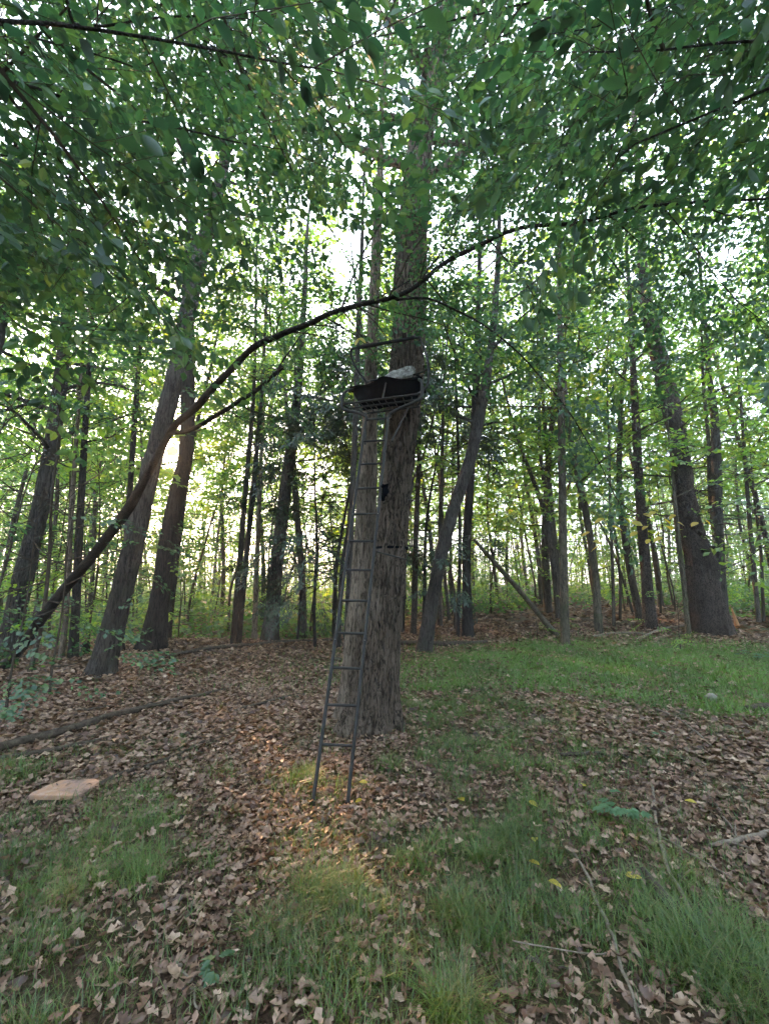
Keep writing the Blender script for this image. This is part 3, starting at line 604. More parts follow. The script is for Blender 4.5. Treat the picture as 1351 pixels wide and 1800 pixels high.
for L, f0 in SUBS:
    rw = pxrows(L); c = spline(rw, 24); c[:, :3] += 0.03 * np.stack([vnoise(np.arange(24)*.35 + L[0][0], 3.1*k) - 0.5 for k in (1, 2, 3)], 1) * np.linspace(0, 1, 24)[:, None]
    mb = MB(); tube(mb, c[:, :3], np.maximum(c[:, 3], 0.003), 8, 0, True, 0.08, L[0][0])
    o = link('limb', mb.mesh('limb'), [M['arch']], aroot); o.matrix_parent_inverse = aoff
    if f0 > 0: sprays_along(c[:, :3], arng, f0, 0.15, 0.8, items)
sprays_along(s[70:, :3], arng, 0.1, 0.17, 0.85, items, droop=0.35)
lb = MB()
# side branches in depth so that the spray layer has a volume
for k in range(26):
    i = int(arng.integers(75, 149)); p = s[i, :3]; d = norm(s[i, :3] - s[i-1, :3]); sg = arng.choice((-1, 1)); a = sg * arng.uniform(0.6, 1.4)
    d2 = np.array((d[0]*math.cos(a) - d[1]*math.sin(a), d[0]*math.sin(a) + d[1]*math.cos(a), arng.normal(0.1, 0.35)))
    c = branch_curve(arng, p, d2, arng.uniform(0.6, 1.5), 6, lift=-0.02); 
    if (c[:, 1] < 2.2).any(): continue
    tube(lb, c, np.linspace(0.010, 0.003, len(c)), 5, 0, False); sprays_along(c, arng, 0.25, 0.2, 0.85, items)
# keep the leaves off the seat
def off_stand(pos): 
    d = pos - np.array((0.05, 4.9, 4.15)); return ~((np.abs(d[:, 0]) < 0.75) & (np.abs(d[:, 1]) < 0.9) & (np.abs(d[:, 2]) < 0.75))
o = link('crown', crown_mesh('crown', items, SPRAYS, arng, limbs=lb, keep=off_stand), [M['twig'], M['leaf']], aroot); o.matrix_parent_inverse = aoff

# single leaves: shared meshes
def leaf_variant(seed, wide=0.56):
    rng = np.random.default_rng(seed); ts = np.array((0, .1, .25, .45, .65, .82, .94, 1.0)); w = wide * 0.5 * np.sin(np.pi * ts ** 0.85) ** 0.8 * (1 + rng.normal(0, 0.05, 8)); w[0] = 0.0; w[-1] = 0
    dr = rng.uniform(0.05, 0.22); fo = rng.uniform(0.15, 0.5); mb = MB(); z = -dr * ts ** 2
    mid = np.stack([0 * ts, ts, z], 1); l = np.stack([-w, ts - 0.03, z + fo * w], 1); r = np.stack([w, ts - 0.03, z + fo * w], 1)
    v = np.vstack([mid, l, r]); f = []
    for i in range(7): f += [(i, i+1, 9+i, 8+i), (i+1, i, 16+i, 17+i)]
    mb.add(v, np.array(f)); return mb.mesh('leaf')
LEAVES = [leaf_variant(i) for i in range(6)]
def one_leaf(pos, dr, nr, size, mat, parent, off, meshes=None):
    me = (meshes or LEAVES)[int(RNG.integers(6))]
    key = me.name + mat.name
    if key not in one_leaf.cache:
        m2 = me.copy(); m2.materials.append(mat); one_leaf.cache[key] = m2
    o = bpy.data.objects.new('leaf', one_leaf.cache[key]); COL.objects.link(o); o.parent = parent; o.matrix_parent_inverse = off
    d = Vector(tuple(dr)).normalized(); n = Vector(tuple(nr)); n = (n - d * n.dot(d)).normalized(); x = d.cross(n)
    mt = Matrix((x, d, n)).transposed().to_4x4() @ Matrix.Scale(float(size), 4); mt.translation = Vector(tuple(pos)); o.matrix_basis = mt
    return o
one_leaf.cache = {}
# yellow leaves hanging from the drooping limb, and two by the rail
for px, py in ((1128, 905), (1150, 900), (1165, 912), (1138, 925), (1118, 935), (1140, 948), (1162, 945), (1172, 925), (1095, 910), (1060, 912), (1035, 935), (1042, 952), (1052, 960), (1185, 905), (1190, 918), (1075, 925), (1110, 918), (1225, 918), (1235, 912)):
    c = P(px, py, 3.75 + RNG.uniform(-0.1, 0.1)); one_leaf(c, (RNG.choice((-1, 1)) * RNG.uniform(.5, 1), RNG.normal(0, .4), -0.35), (RNG.normal(0, .4), -0.5, 0.8), RNG.uniform(0.07, 0.10), M['leaf_yellow'], aroot, aoff)
mb = MB(); tw = np.array([P(1070, 850, 3.8), P(1085, 880, 3.78), P(1120, 903, 3.75), P(1160, 905, 3.75), P(1230, 912, 3.72)]); tube(mb, spline(tw, 14), np.linspace(0.005, 0.002, 14), 5)
tw = np.array([P(1100, 893, 3.77), P(1070, 912, 3.76), P(1040, 945, 3.75)]); tube(mb, spline(tw, 8), np.linspace(0.003, 0.0015, 8), 4)
o = link('twig', mb.mesh('twig'), [M['twig']], aroot); o.matrix_parent_inverse = aoff
mb = MB(); tw = np.array([P(622, 540, 4.7), P(626, 570, 4.6), P(631, 594, 4.55)]); tube(mb, spline(tw, 8), np.linspace(0.003, 0.0015, 8), 4)
o = link('twig', mb.mesh('twig'), [M['twig']], aroot); o.matrix_parent_inverse = aoff
c = P(631, 595, 4.55); one_leaf(c, (-0.6, -0.1, -1), (-0.5, -0.9, 0.3), 0.10, M['leaf_yellow'], aroot, aoff); one_leaf(c, (0.85, -0.1, -0.6), (0.4, -0.9, 0.3), 0.10, M['leaf_yellow'], aroot, aoff); one_leaf(c, (-0.3, 0.5, 0.4), (0, -0.9, 0.3), 0.05, M['leaf_yellow'], aroot, aoff)

# ================================================================== OVERHANGING BEECHES, trunks just outside the picture
def overhang(name, label, base, H, r, targets, seed, leafm, single=0, dens=0.15):
    rng = np.random.default_rng(seed); b = gp(*base); root = empty(name, label, 'tree', None, b); off = Matrix.Translation(-Vector(root.location))
    rows = np.array([(*b, r), (*(b + (0.05, 0.1, H*.4)), r*.85), (*(b + (-0.05, 0.2, H*.75)), r*.6), (*(b + (0.1, 0.2, H)), 0.03)])
    mb = MB(); c, rr = trunk_tube(mb, rows, 20, 0.35, 0.06, seed); o = link('trunk', mb.mesh('trunk'), [M['grey']], root); o.matrix_parent_inverse = off
    items = []; lb = MB()
    for (px, py, Y, nb) in targets:
        t = P(px, py, Y); hz = np.clip(t[2] * rng.uniform(0.62, 0.8), 1.5, H * 0.95); f = hz / H
        p0 = np.array([np.interp(hz, rows[:, 2] - b[2], rows[:, k]) for k in range(3)]); p0[2] = b[2] + hz
        mid = p0 + (t - p0) * 0.5 + np.array((0, 0, 0.25)) + rng.normal(0, 0.15, 3)
        lc = spline(np.vstack([p0, mid, t, t + (t - mid) * 0.35 - np.array((0, 0, 0.08))]), 30); lc += 0.20 * np.stack([vnoise(np.arange(30)*.3 + px, 3.1*k) - 0.5 for k in (1, 2, 3)], 1) * np.linspace(0, 1, 30)[:, None]
        mb = MB(); tube(mb, lc, np.linspace(0.02, 0.003, 30), 8, 0, True, 0.08, px); o = link('limb', mb.mesh('limb'), [M['dark']], root); o.matrix_parent_inverse = off
        sprays_along(lc, rng, 0.5, dens, 0.85, items)
        for k in range(nb):
            i = int(rng.integers(12, 29)); d = norm(lc[i] - lc[i-1]); a = rng.choice((-1, 1)) * rng.uniform(0.5, 1.3)
            d2 = np.array((d[0]*math.cos(a) - d[1]*math.sin(a), d[0]*math.sin(a) + d[1]*math.cos(a), d[2]*0.5 + rng.normal(0, 0.25)))
            cc = branch_curve(rng, lc[i], d2, rng.uniform(0.5, 1.4), 6, lift=-0.015); tube(lb, cc, np.linspace(0.009, 0.003, 7), 5, 0, False); sprays_along(cc, rng, 0.15, dens * 1.2, 0.85, items)
    pos, dr, nr, sz, tws = spray_leaves(items, SPRAYS, rng)
    dist = np.linalg.norm(pos - np.array((0, 0, CAMH)), axis=1)
    k = clear_of_sun(pos, 0.06) & (dist > 0.95) & off_stand(pos)
    pos, dr, nr, sz, dist = pos[k], dr[k], nr[k], sz[k], dist[k]
    # the leaves that show largest become pieces of their own
    x, y, z = pos[:, 0], pos[:, 1], pos[:, 2] - CAMH
    zc = y*math.cos(PITCH) + z*math.sin(PITCH); yc = z*math.cos(PITCH) - y*math.sin(PITCH)
    seen = (zc > 0.3) & (np.abs(x) < 0.90*zc) & (np.abs(yc) < 1.2*zc)
    score = np.where(seen, sz / np.maximum(zc, .1), 0); big = np.argsort(-score)[:single]; m = np.ones(len(pos), bool); m[big] = False
    add_leaves(lb, pos[m], dr[m], nr[m], sz[m], LEAF6, 1)
    for pl, r2 in tws:
        if np.linalg.norm(pl[0] - np.array((0, 0, CAMH))) > 0.95 and clear_of_sun(pl, .03).all(): tube(lb, pl, np.linspace(r2, r2*.4, len(pl)), 3, 0, False)
    o = link('crown', lb.mesh('crown', False), [M['twig'], leafm], root); o.matrix_parent_inverse = off
    for i in big: one_leaf(pos[i], dr[i], nr[i], sz[i], M['leaf_near'], root, off)
overhang('beech_tree', 'beech outside the left edge whose leafy boughs overhang the upper left', (-4.6, 0.6), 9, 0.16,
    [(90, 60, 1.7, 4), (215, 90, 1.25, 3), (250, 200, 1.9, 2), (230, 270, 3.0, 4), (150, 380, 3.4, 4), (40, 230, 2.6, 4), (340, 60, 2.7, 4), (440, 130, 3.6, 4), (250, 20, 1.8, 3), (60, 480, 4.2, 4), (150, 500, 4.8, 3), (540, 40, 3.4, 4), (560, 250, 4.6, 3)], 81, M['leaf'], 150)
overhang('beech_tree', 'beech outside the right edge whose leafy boughs overhang the upper right', (4.9, 0.8), 9, 0.15,
    [(1310, 70, 1.5, 4), (1345, 160, 1.5, 2), (1200, 120, 2.6, 4), (1060, 120, 3.2, 4), (940, 50, 3.3, 4), (1270, 450, 5.0, 4), (1335, 540, 4.4, 3), (1130, 300, 5.2, 3), (1010, 230, 4.8, 3), (820, 30, 3.6, 4), (700, 60, 3.4, 4), (1150, 20, 2.3, 3)], 82, M['leaf'], 130)

# ================================================================== WOOD BEHIND: shared variants
def make_variant(seed, H, r, h0, nl, length, sscale, temps, elev, sub, spr, lean=0.3, sides=9, shape=LEAF4, limb=True, droop=-0.1, subL=(0.5, 1.4), crook=0.12, twigs=False):
    rng = np.random.default_rng(seed); n = 9; p = np.zeros((n, 4)); d = np.array((rng.normal(0, .05), rng.normal(0, .05), 1.0)) * lean + np.array((0, 0, 1 - lean))
    q = np.zeros(3)
    for i in range(n):
        p[i] = (*q, r * (1 - 0.92 * (i / (n - 1)) ** 1.2)); d = norm(d + rng.normal(0, crook * 0.4, 3) * (1, 1, 0)); q = q + d * H / (n - 1)
    mb = MB(); c, rr = trunk_tube(mb, p, sides, 0.4, 0.07, seed, step=0.3, sink=0.25); tm = mb.mesh('trunk')
    lb = MB(); it = ramify(rng, c, rr, h0, nl, length, mb=lb if limb else None, elev=elev, sub=sub, spr=spr, sscale=sscale, sides=4, droop=droop, subL=subL)
    pos, dr, nr, sz, tws = spray_leaves(it, temps, rng)
    lv, lf = list(lb.v), list(lb.f)
    def build(keep):
        m = MB(); m.v, m.f, m.n = list(lv), list(lf), sum(len(a) for a in lv)
        add_leaves(m, pos[keep], dr[keep], nr[keep], sz[keep], shape, 1); return m.mesh('crown', False)
    return dict(trunk=tm, crown=build(np.ones(len(pos), bool)), build=build, pos=pos, axis=c)
VT = [make_variant(101, 19, 0.122, 0.22, 30, 3.6, 1.6, SPRAYS_FAR, (0.1, 1.0), 0.6, 0.42), make_variant(102, 17, 0.086, 0.18, 26, 3.0, 1.6, SPRAYS_FAR, (0.1, 1.0), 0.6, 0.42),
      make_variant(103, 21, 0.151, 0.26, 30, 3.8, 1.7, SPRAYS_FAR, (0.1, 1.0), 0.62, 0.45), make_variant(104, 15, 0.065, 0.20, 22, 2.4, 1.6, SPRAYS_FAR, (0.15, 1.0), 0.55, 0.4, crook=0.3),
      make_variant(105, 16, 0.054, 0.28, 18, 2.0, 1.6, SPRAYS_FAR, (0.2, 1.0), 0.55, 0.4, crook=0.25)]
VS = [make_variant(111, 5.2, 0.03, 0.22, 13, 1.7, 1.45, SPRAYS, (0.0, 0.7), 0.4, 0.4, sides=6, subL=(.3, .8)), make_variant(112, 4.0, 0.025, 0.15, 11, 1.5, 1.45, SPRAYS, (-0.05, 0.6), 0.4, 0.4, sides=6, subL=(.3, .8)),
      make_variant(113, 6.8, 0.045, 0.25, 16, 2.2, 1.55, SPRAYS, (0.0, 0.7), 0.45, 0.42, sides=6, subL=(.3, .9))]
LEAFN = (np.array([(0, 0, 0), (-0.15, 0.5, 0.0), (0, 1, -0.1), (0.15, 0.5, 0.0)]), np.array([(0, 1, 2), (0, 2, 3)]))
HS = [spray_template(T_RNG, 0.8, 0.13, 0.045, 0.10, 0.25) for _ in range(4)]
VH = [make_variant(121, 9.5, 0.07, 0.24, 34, 2.6, 1.4, HS, (-0.15, 0.4), 0.42, 0.42, sides=8, shape=LEAFN, droop=-0.25, subL=(.4, .9)), make_variant(122, 7.5, 0.06, 0.30, 20, 1.9, 1.2, HS, (-0.2, 0.4), 0.5, 0.5, sides=8, shape=LEAFN, droop=-0.3, subL=(.4, .8))]
def place(v, name, label, group, x, y, rot, sc, bm, lm, cat='tree', dz=0.0, thin=None):
    loc = gp(x, y, dz); cr, sr = math.cos(rot), math.sin(rot); R = np.array(((cr, sr, 0), (-sr, cr, 0), (0, 0, 1)))
    ax = loc + sc * v['axis'] @ R
    if not clear_of_sun(ax, 0.14).all(): return None
    root = empty(name, label, cat, group, loc); root.rotation_euler = (0, 0, rot); root.scale = (sc,) * 3
    def with_mats(me, mats):
        key = me.name + '|' + mats[-1].name + mats[0].name
        if key not in place.c:
            m2 = me.copy(); [m2.materials.append(m) for m in mats]; place.c[key] = m2
        return place.c[key]
    link('trunk', with_mats(v['trunk'], [bm]), (), root)
    k = clear_of_sun(loc + sc * v['pos'] @ R, 0.06)
    if k.all(): me = with_mats(v['crown'], [bm, lm])
    else:
        me = v['build'](k); me.materials.append(bm); me.materials.append(lm)
    link('crown', me, (), root); return root
place.c = {}
wr = np.random.default_rng(200)
taken = [OAK[0, :2], T1[0, :2], T2[0, :2], T3[0, :2], T5[0, :2], R1[0, :2], R2[0, :2], R3[0, :2], PINE[0, :2]]
def ok_spot(x, y, d): return all((x - a)**2 + (y - b)**2 > d*d for a, b in taken)
n_far = n_mid = 0
# near ring: trunks one can tell apart
for k in range(2600):
    y = wr.uniform(13.5, 62) if k > 500 else wr.uniform(13.5, 26); x = wr.uniform(-0.95*y - 3, 0.95*y + 3)
    if not ok_spot(x, y, 1.5 + 0.045 * y): continue
    if n_far >= 175: break
    v = VT[int(wr.choice(5, p=(.2, .22, .12, .23, .23)))]; far = y > 30
    if place(v, 'forest_tree', 'far slim woodland tree in the depth of the wood' if far else 'slim woodland tree standing in the wood behind the clearing', 'trees in the depth of the wood' if far else 'trees in the wood behind the clearing',
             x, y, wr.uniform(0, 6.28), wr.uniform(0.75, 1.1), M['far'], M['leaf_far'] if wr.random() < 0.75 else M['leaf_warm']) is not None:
        taken.append((x, y)); n_far += 1
# understorey saplings
for k in range(3000):
    y = wr.uniform(11.5, 46); x = wr.uniform(-0.95*y - 2, 0.95*y + 2)
    if n_mid >= 230: break
    pxx = 675.5 + FPX * x / (y * 0.985)
    if (340 < pxx < 960 and y < 16) or (960 < pxx < 1330 and y < 14.5): continue
    if not ok_spot(x, y, 0.95): continue
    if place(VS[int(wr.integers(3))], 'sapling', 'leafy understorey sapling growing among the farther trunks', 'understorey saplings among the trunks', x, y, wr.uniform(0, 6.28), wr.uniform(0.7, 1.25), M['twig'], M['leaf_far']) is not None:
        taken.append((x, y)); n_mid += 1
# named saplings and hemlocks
def near_px(px, Y): d = P(px, 1050, Y); return d[0], Y
for i, (px, Y, sc, vi, lab) in enumerate(((40, 6.2, 0.75, 1, 'beech sapling with layered leaves at the left edge'), (110, 6.9, 0.8, 1, 'beech sapling with layered leaves before the leaning trunk'), (-20, 7.6, 1.0, 0, 'tall leafy sapling cut off by the left edge'), (70, 8.3, 1.0, 2, 'tall sapling right of the grey trunk near the left edge'), (-90, 6.6, 1.0, 0, 'sapling leaning in low from the left edge'), (205, 10.6, 0.85, 0, 'sapling growing between the two big left trunks'), (125, 11.5, 1.0, 2, 'bushy sapling behind the short dark trunk on the left'),
        (1185, 9.9, 0.40, 1, 'low sapling in front of the foot of the massive pine'), (1420, 9.4, 1.1, 2, 'bright leafy sapling cut off by the right edge'),
        (1335, 14.0, 1.15, 2, 'tall bright sapling behind the massive pine'), (1085, 14.5, 1.1, 2, 'bright sapling behind the scaly conifer'), (940, 11.5, 0.36, 1, 'small bushy seedling beside the pole-like trunk'))):
    x, y = near_px(px, Y)
    if place(VS[vi], 'sapling', lab, None, x, y, 0.7 * i, sc, M['twig'], M['leaf'] if i < 5 else M['leaf_far']) is None: print('SKIPPED', lab)
for i, (px, Y, sc, vi, lab) in enumerate(((588, 13.0, 0.95, 0, 'dark hemlock with drooping boughs left of the ladder'), (742, 13.0, 0.9, 0, 'dark hemlock with drooping boughs right behind the oak'), (470, 17, 0.9, 1, 'small dark hemlock behind the straight grey trunk'), (525, 14.5, 0.75, 1, 'smaller dark hemlock close right of the straight grey trunk'), (556, 11.6, 0.72, 0, 'low dark hemlock whose boughs reach toward the ladder'), (596, 11.0, 0.85, 0, 'feathery dark hemlock directly behind the ladder'))):
    x, y = near_px(px, Y)
    if place(VH[vi], 'hemlock_tree', lab, None, x, y, 1.3 * i, sc, M['dark'], M['needle']) is None: print('SKIPPED', lab)

# low undergrowth far back: one mass
mb = MB(); ur = np.random.default_rng(300); N = 80000
y = ur.uniform(15, 66, N); x = ur.uniform(-1, 1, N) * (0.95 * y + 4); dens = vnoise(x * 0.25, y * 0.25 + 50); hmax = np.clip((dens - 0.36 + 0.18 * sstep(30, 50, y)) * 4.5, 0, 1) * np.clip(0.15 + (y - 14) * 0.12, 0, 4.4)
k = hmax > 0.08; x, y, hmax = x[k], y[k], hmax[k]; z = ground(x, y) + hmax * ur.random(len(x)) ** 0.8
pos = np.stack([x, y, z], 1); kk = clear_of_sun(pos, 0.1); pos = pos[kk]; n = len(pos)
add_leaves(mb, pos, ur.normal(0, 1, (n, 3)) * (1, 1, .5), np.array((0, 0, 1.0)) + ur.normal(0, .6, (n, 3)), ur.uniform(0.12, 0.30, n), LEAF4)
o = link('undergrowth', mb.mesh('undergrowth', False), [M['leaf_warm']]); tag(o, 'low green undergrowth covering the floor of the far wood', 'undergrowth', kind='stuff')

# the far edge of the wood: reads as one mass of stems and leaves
mb = MB(); ur = np.random.default_rng(310)
for k in range(230):
    a = ur.uniform(-0.86, 0.86); r = ur.uniform(62, 84); b = gp(r * math.sin(a), r * math.cos(a), -0.3); h = ur.uniform(9, 17)
    c = np.array([b, b + (ur.normal(0, .4), 0, h * .5), b + (ur.normal(0, .9), 0, h)])
    if clear_of_sun(c, 0.3).all(): tube(mb, c, np.array((1, .7, .2)) * ur.uniform(.07, .2), 5, 0, False)
N = 30000; a = ur.uniform(-0.9, 0.9, N); r = ur.uniform(60, 88, N); x, y = r * np.sin(a), r * np.cos(a); z = ur.random(N) ** 0.8 * 17
d = vnoise(a * 30, z * 0.35, r * 0.05) + 0.5 * np.exp(-((z - 0.8) / 1.4) ** 2) - 0.10 * np.exp(-((z - 4.5) / 2.2) ** 2); k = d > 0.47
pos = np.stack([x, y, z + ground(x, y)], 1)[k]; pos = pos[clear_of_sun(pos, 0.25)]; n = len(pos)
add_leaves(mb, pos, ur.normal(0, 1, (n, 3)), ur.normal(0, 1, (n, 3)), ur.uniform(0.35, 0.75, n), LEAF4, 1)
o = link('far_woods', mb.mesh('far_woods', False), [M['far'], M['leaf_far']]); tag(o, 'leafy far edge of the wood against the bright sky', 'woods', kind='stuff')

# unseen wood round the viewpoint, added to cut light from behind and the sides
mb = MB(); ur = np.random.default_rng(320); N = 34000
a = ur.uniform(1.0, 2 * math.pi - 1.0, N); r = np.sqrt(ur.uniform(16, 30 ** 2, N)); z = 2.0 + 15 * ur.random(N)
k = (z > 9.5 - 0.5 * (r - 4)) & (vnoise(r * .3 * np.sin(a), r * .3 * np.cos(a) + 70, z * .3) > 0.36)
pos = np.stack([r * np.sin(a), r * np.cos(a), z], 1)[k]; n = len(pos)
add_leaves(mb, pos, ur.normal(0, 1, (n, 3)), np.array((0, 0, 1.0)) + ur.normal(0, .7, (n, 3)), ur.uniform(0.3, 0.8, n), LEAF4, 1)
for k in range(60):
    a_ = ur.uniform(1.1, 2 * math.pi - 1.1); r_a = ur.uniform(6, 30); b = gp(r_a * math.sin(a_), r_a * math.cos(a_), -0.2); h = ur.uniform(11, 17)
    tube(mb, np.array([b, b + (ur.normal(0, .3), 0, h * .5), b + (ur.normal(0, .6), 0, h)]), np.array((1, .7, .2)) * ur.uniform(.1, .24), 8, 0, False)
o = link('unseen_woods', mb.mesh('unseen_woods', False), [M['far'], M['leaf']]); tag(o, 'unseen leafy wood added round the clearing to dim light from behind', 'woods', kind='stuff')

# ------------------------------------------------------------------ labels of the repeated trees: by the gap in which they stand
MARKS = [(0, 'the left edge'), (178, 'the leaning left trunk'), (268, 'the trunk by the sun'), (414, 'the slender pair'), (473, 'the straight grey trunk'), (652, 'the oak'), (745, 'the slanting trunk'), (993, 'the pole-like trunk'), (1142, 'the scaly conifer'), (1250, 'the massive pine'), (1351, 'the right edge')]
ORD = ['nearest', 'second nearest', 'third nearest', 'fourth nearest', 'fifth nearest', 'sixth nearest', 'seventh nearest', 'eighth nearest', 'ninth nearest', 'tenth nearest']
gaps = {}
for o in list(COL.objects):
    if o.type != 'EMPTY' or not o.get('group') or o.name.split('.')[0] not in ('forest_tree', 'sapling'): continue
    x, y, z = o.location; zc = y * math.cos(PITCH) + (z - CAMH) * math.sin(PITCH); px = 675.5 + FPX * x / zc
    kind = 'sapling' if o.name.startswith('sapling') else 'tree'; depth = 'far' if y > (22 if kind == 'sapling' else 30) else 'near'
    if px < 0: where = 'beyond the left edge'
    elif px >= 1351: where = 'beyond the right edge'
    else:
        k = max(i for i, m in enumerate(MARKS) if px >= m[0]); where = 'between %s and %s' % (MARKS[k][1], MARKS[k+1][1])
    gaps.setdefault((kind, depth, where), []).append((y, o))
for (kind, depth, where), L in gaps.items():
    L.sort(key=lambda t: t[0])
    for i, (y, o) in enumerate(L):
        if kind == 'tree':
            if depth == 'far': o['label'] = 'far slim woodland stem ' + where; o['group'] = 'far stems ' + where
            elif 'beyond' in where: o['label'] = 'slim tree whose leaves reach in from ' + where
            elif i < len(ORD): o['label'] = ORD[i] + ' slim stem ' + where
        else:
            if depth == 'far': o['label'] = 'far leafy sapling ' + where; o['group'] = 'far saplings ' + where
            elif 'beyond' in where: o['label'] = 'leafy sapling reaching in from ' + where
            elif i < len(ORD): o['label'] = ORD[i] + ' leafy sapling ' + where
# ================================================================== THE LADDER STAND
FL, FR = G(549, 1416), G(610, 1419); YT = 4.72
TL, TR = P(643, 736, YT + 0.03), P(682, 733, YT - 0.05)
stand = empty('ladder_stand', 'dark metal ladder tree stand strapped against the oak', 'tree stand', None, (FL + FR) / 2)
soff = Matrix.Translation(-Vector(stand.location))
def part(name, mb, mat, parent=stand, smooth=True):
    o = link(name, mb.mesh(name, smooth), [mat], parent); o.matrix_parent_inverse = soff if parent is stand else Matrix.Identity(4); return o
for a, b in ((FL, TL), (FR, TR)):
    d = b - a; mb = MB(); tube(mb, [a - norm(d) * 0.05, a + d * 0.34], 0.0160, 12); tube(mb, [a + d * 0.335, a + d * 0.68], 0.0148, 12); tube(mb, [a + d * 0.675, b], 0.0160, 12)
    rl = part('rail', mb, M['steel'])
    for f in (0.34, 0.675):
        mb = MB(); tube(mb, [a + d * (f - 0.012), a + d * (f + 0.012)], 0.0185, 12); part('coupling', mb, M['steel'], rl)
        mb = MB(); q = a + d * f; tube(mb, [q - (0, 0.024, 0), q + (0, 0.024, 0)], 0.005, 6); part('bolt', mb, M['stone'], rl)
    mb = MB(); q = a + d * 0.004; mb_ = mb; tube(mb, [q - (0, 0, 0.05), q + (0, 0, 0.03)], 0.020, 12); part('foot', mb, M['foam'], rl)
f0 = 0.118
for k in range(12):
    f = f0 + (1 - f0) * k / 11 - 0.004; a, b = FL + (TL - FL) * f, FR + (TR - FR) * f
    mb = MB(); e = norm(b - a); tube(mb, [a - e * 0.012, b + e * 0.012], 0.0125, 10); part('rung', mb, M['steel'])
T0 = (TL + TR) / 2; Rv = TR - TL; Rv[2] = 0; Rv = norm(Rv); Rv = norm(np.array((math.cos(0.30), -math.sin(0.30), 0))); Bv = np.array((-Rv[1], Rv[0], 0)); Uv = np.array((0, 0, 1.0))
def S(r, b, u):
    r = r + (0.09 * r + 0.04) * min(1.0, max(0.0, (abs(r) - 0.08) / 0.2))
    return T0 + Rv * r + Bv * b + Uv * u
def bar(pts, r=0.014, n=None, sides=10):
    p = np.array([S(*q) for q in pts]); mb = MB(); c = p if len(p) == 2 else spline(p, n or len(p) * 7); tube(mb, c, r, sides); return mb
w = np.linalg.norm(TR - TL) / 2
for sg in (-1, 1):
    part('side_frame', bar([(sg*w, 0, -0.02), (sg*(w+0.01), 0, 0.03), (sg*0.24, 0.0, 0.085), (sg*0.40, 0.01, 0.15), (sg*0.445, 0.02, 0.20), (sg*0.45, 0.03, 0.32), (sg*0.44, 0.06, 0.40), (sg*0.40, 0.14, 0.47), (sg*0.385, 0.20, 0.50)], 0.019), M['steel'])
    part('brace', bar([(sg*0.25, 0.28, 0.20), (sg*(w+0.02), 0.005, -0.30)], 0.011), M['steel'])
# foot platform
plat = part('platform_frame', bar([(-0.45, 0.03, 0.24), (0.45, 0.03, 0.24)], 0.013), M['steel'])
for b in (0.14, 0.34): part('platform_bar', bar([(-0.43 if b < .3 else -0.33, b, 0.225), (0.45 if b < .3 else 0.36, b, 0.225)], 0.011), M['steel'])
for sg in (-1, 1): part('platform_side', bar([(sg*0.45, 0.03, 0.24), (sg*0.41, 0.16, 0.226), (sg*0.33, 0.34, 0.225)], 0.011), M['steel'])
for r in np.linspace(-0.33, 0.33, 9): part('platform_slat', bar([(r, 0.03, 0.236), (r * 0.9, 0.35, 0.226)], 0.006, sides=6), M['steel'], plat)
part('seat_post', bar([(0.06, 0.03, 0.24), (0.06, 0.16, 0.50)], 0.010), M['steel'])
# seat: sagging black mesh sling on a frame
mb = MB(); nu, nv = 29, 15; uu, vv = np.meshgrid(np.linspace(-1, 1, nu), np.linspace(0, 1, nv)); hump = 0.075 * np.exp(-((uu - 0.05) / 0.30) ** 2) * (1 - vv * .5)
r = uu * (0.42 - 0.03 * vv); b = 0.17 + 0.43 * vv; u = 0.52 + 0.02 * vv - 0.055 * np.sin(np.pi * vv) * (1 - uu**2 * .5) - 0.03 * (1 - uu**2) * vv + hump + 0.012 * (vnoise(uu * 5, vv * 4) - .5)
v = np.stack([S(a, c, d) for a, c, d in zip(r.ravel(), b.ravel(), u.ravel())]); i = np.arange(nv - 1)[:, None] * nu + np.arange(nu - 1)[None]; f = np.stack([i, i + 1, i + nu + 1, i + nu], -1).reshape(-1, 4)
v2 = v - np.array((0, 0, 0.02)); mb.add(np.vstack([v, v2]), np.vstack([f, f[:, ::-1] + len(v)]))
ring = np.concatenate([np.arange(nu), np.arange(1, nv) * nu + nu - 1, (nv - 1) * nu + np.arange(nu - 2, -1, -1), np.arange(nv - 2, 0, -1) * nu]); rn = np.roll(ring, -1)
mb.add(np.vstack([v, v2]), np.stack([ring, ring + len(v), rn + len(v), rn], -1)); seat = part('seat', mb, M['fabric'])
# front skirt of the mesh sling
mb = MB(); nv2 = 8; uu, vv = np.meshgrid(np.linspace(-1, 1, nu), np.linspace(0, 1, nv2)); r = uu * (0.42 - 0.10 * vv); b = 0.16 + 0.22 * vv; u = 0.515 - 0.23 * vv + 0.07 * np.exp(-((uu - 0.05) / 0.30) ** 2) * (1 - vv) + 0.012 * vnoise(uu * 4, vv * 4)
v = np.stack([S(a, c, d) for a, c, d in zip(r.ravel(), b.ravel(), u.ravel())]); i = np.arange(nv2 - 1)[:, None] * nu + np.arange(nu - 1)[None]; f = np.stack([i, i + 1, i + nu + 1, i + nu], -1).reshape(-1, 4)
v2 = v + Bv * 0.008; mb.add(np.vstack([v, v2]), np.vstack([f[:, ::-1], f + len(v)])); part('seat_skirt', mb, M['fabric'], seat)
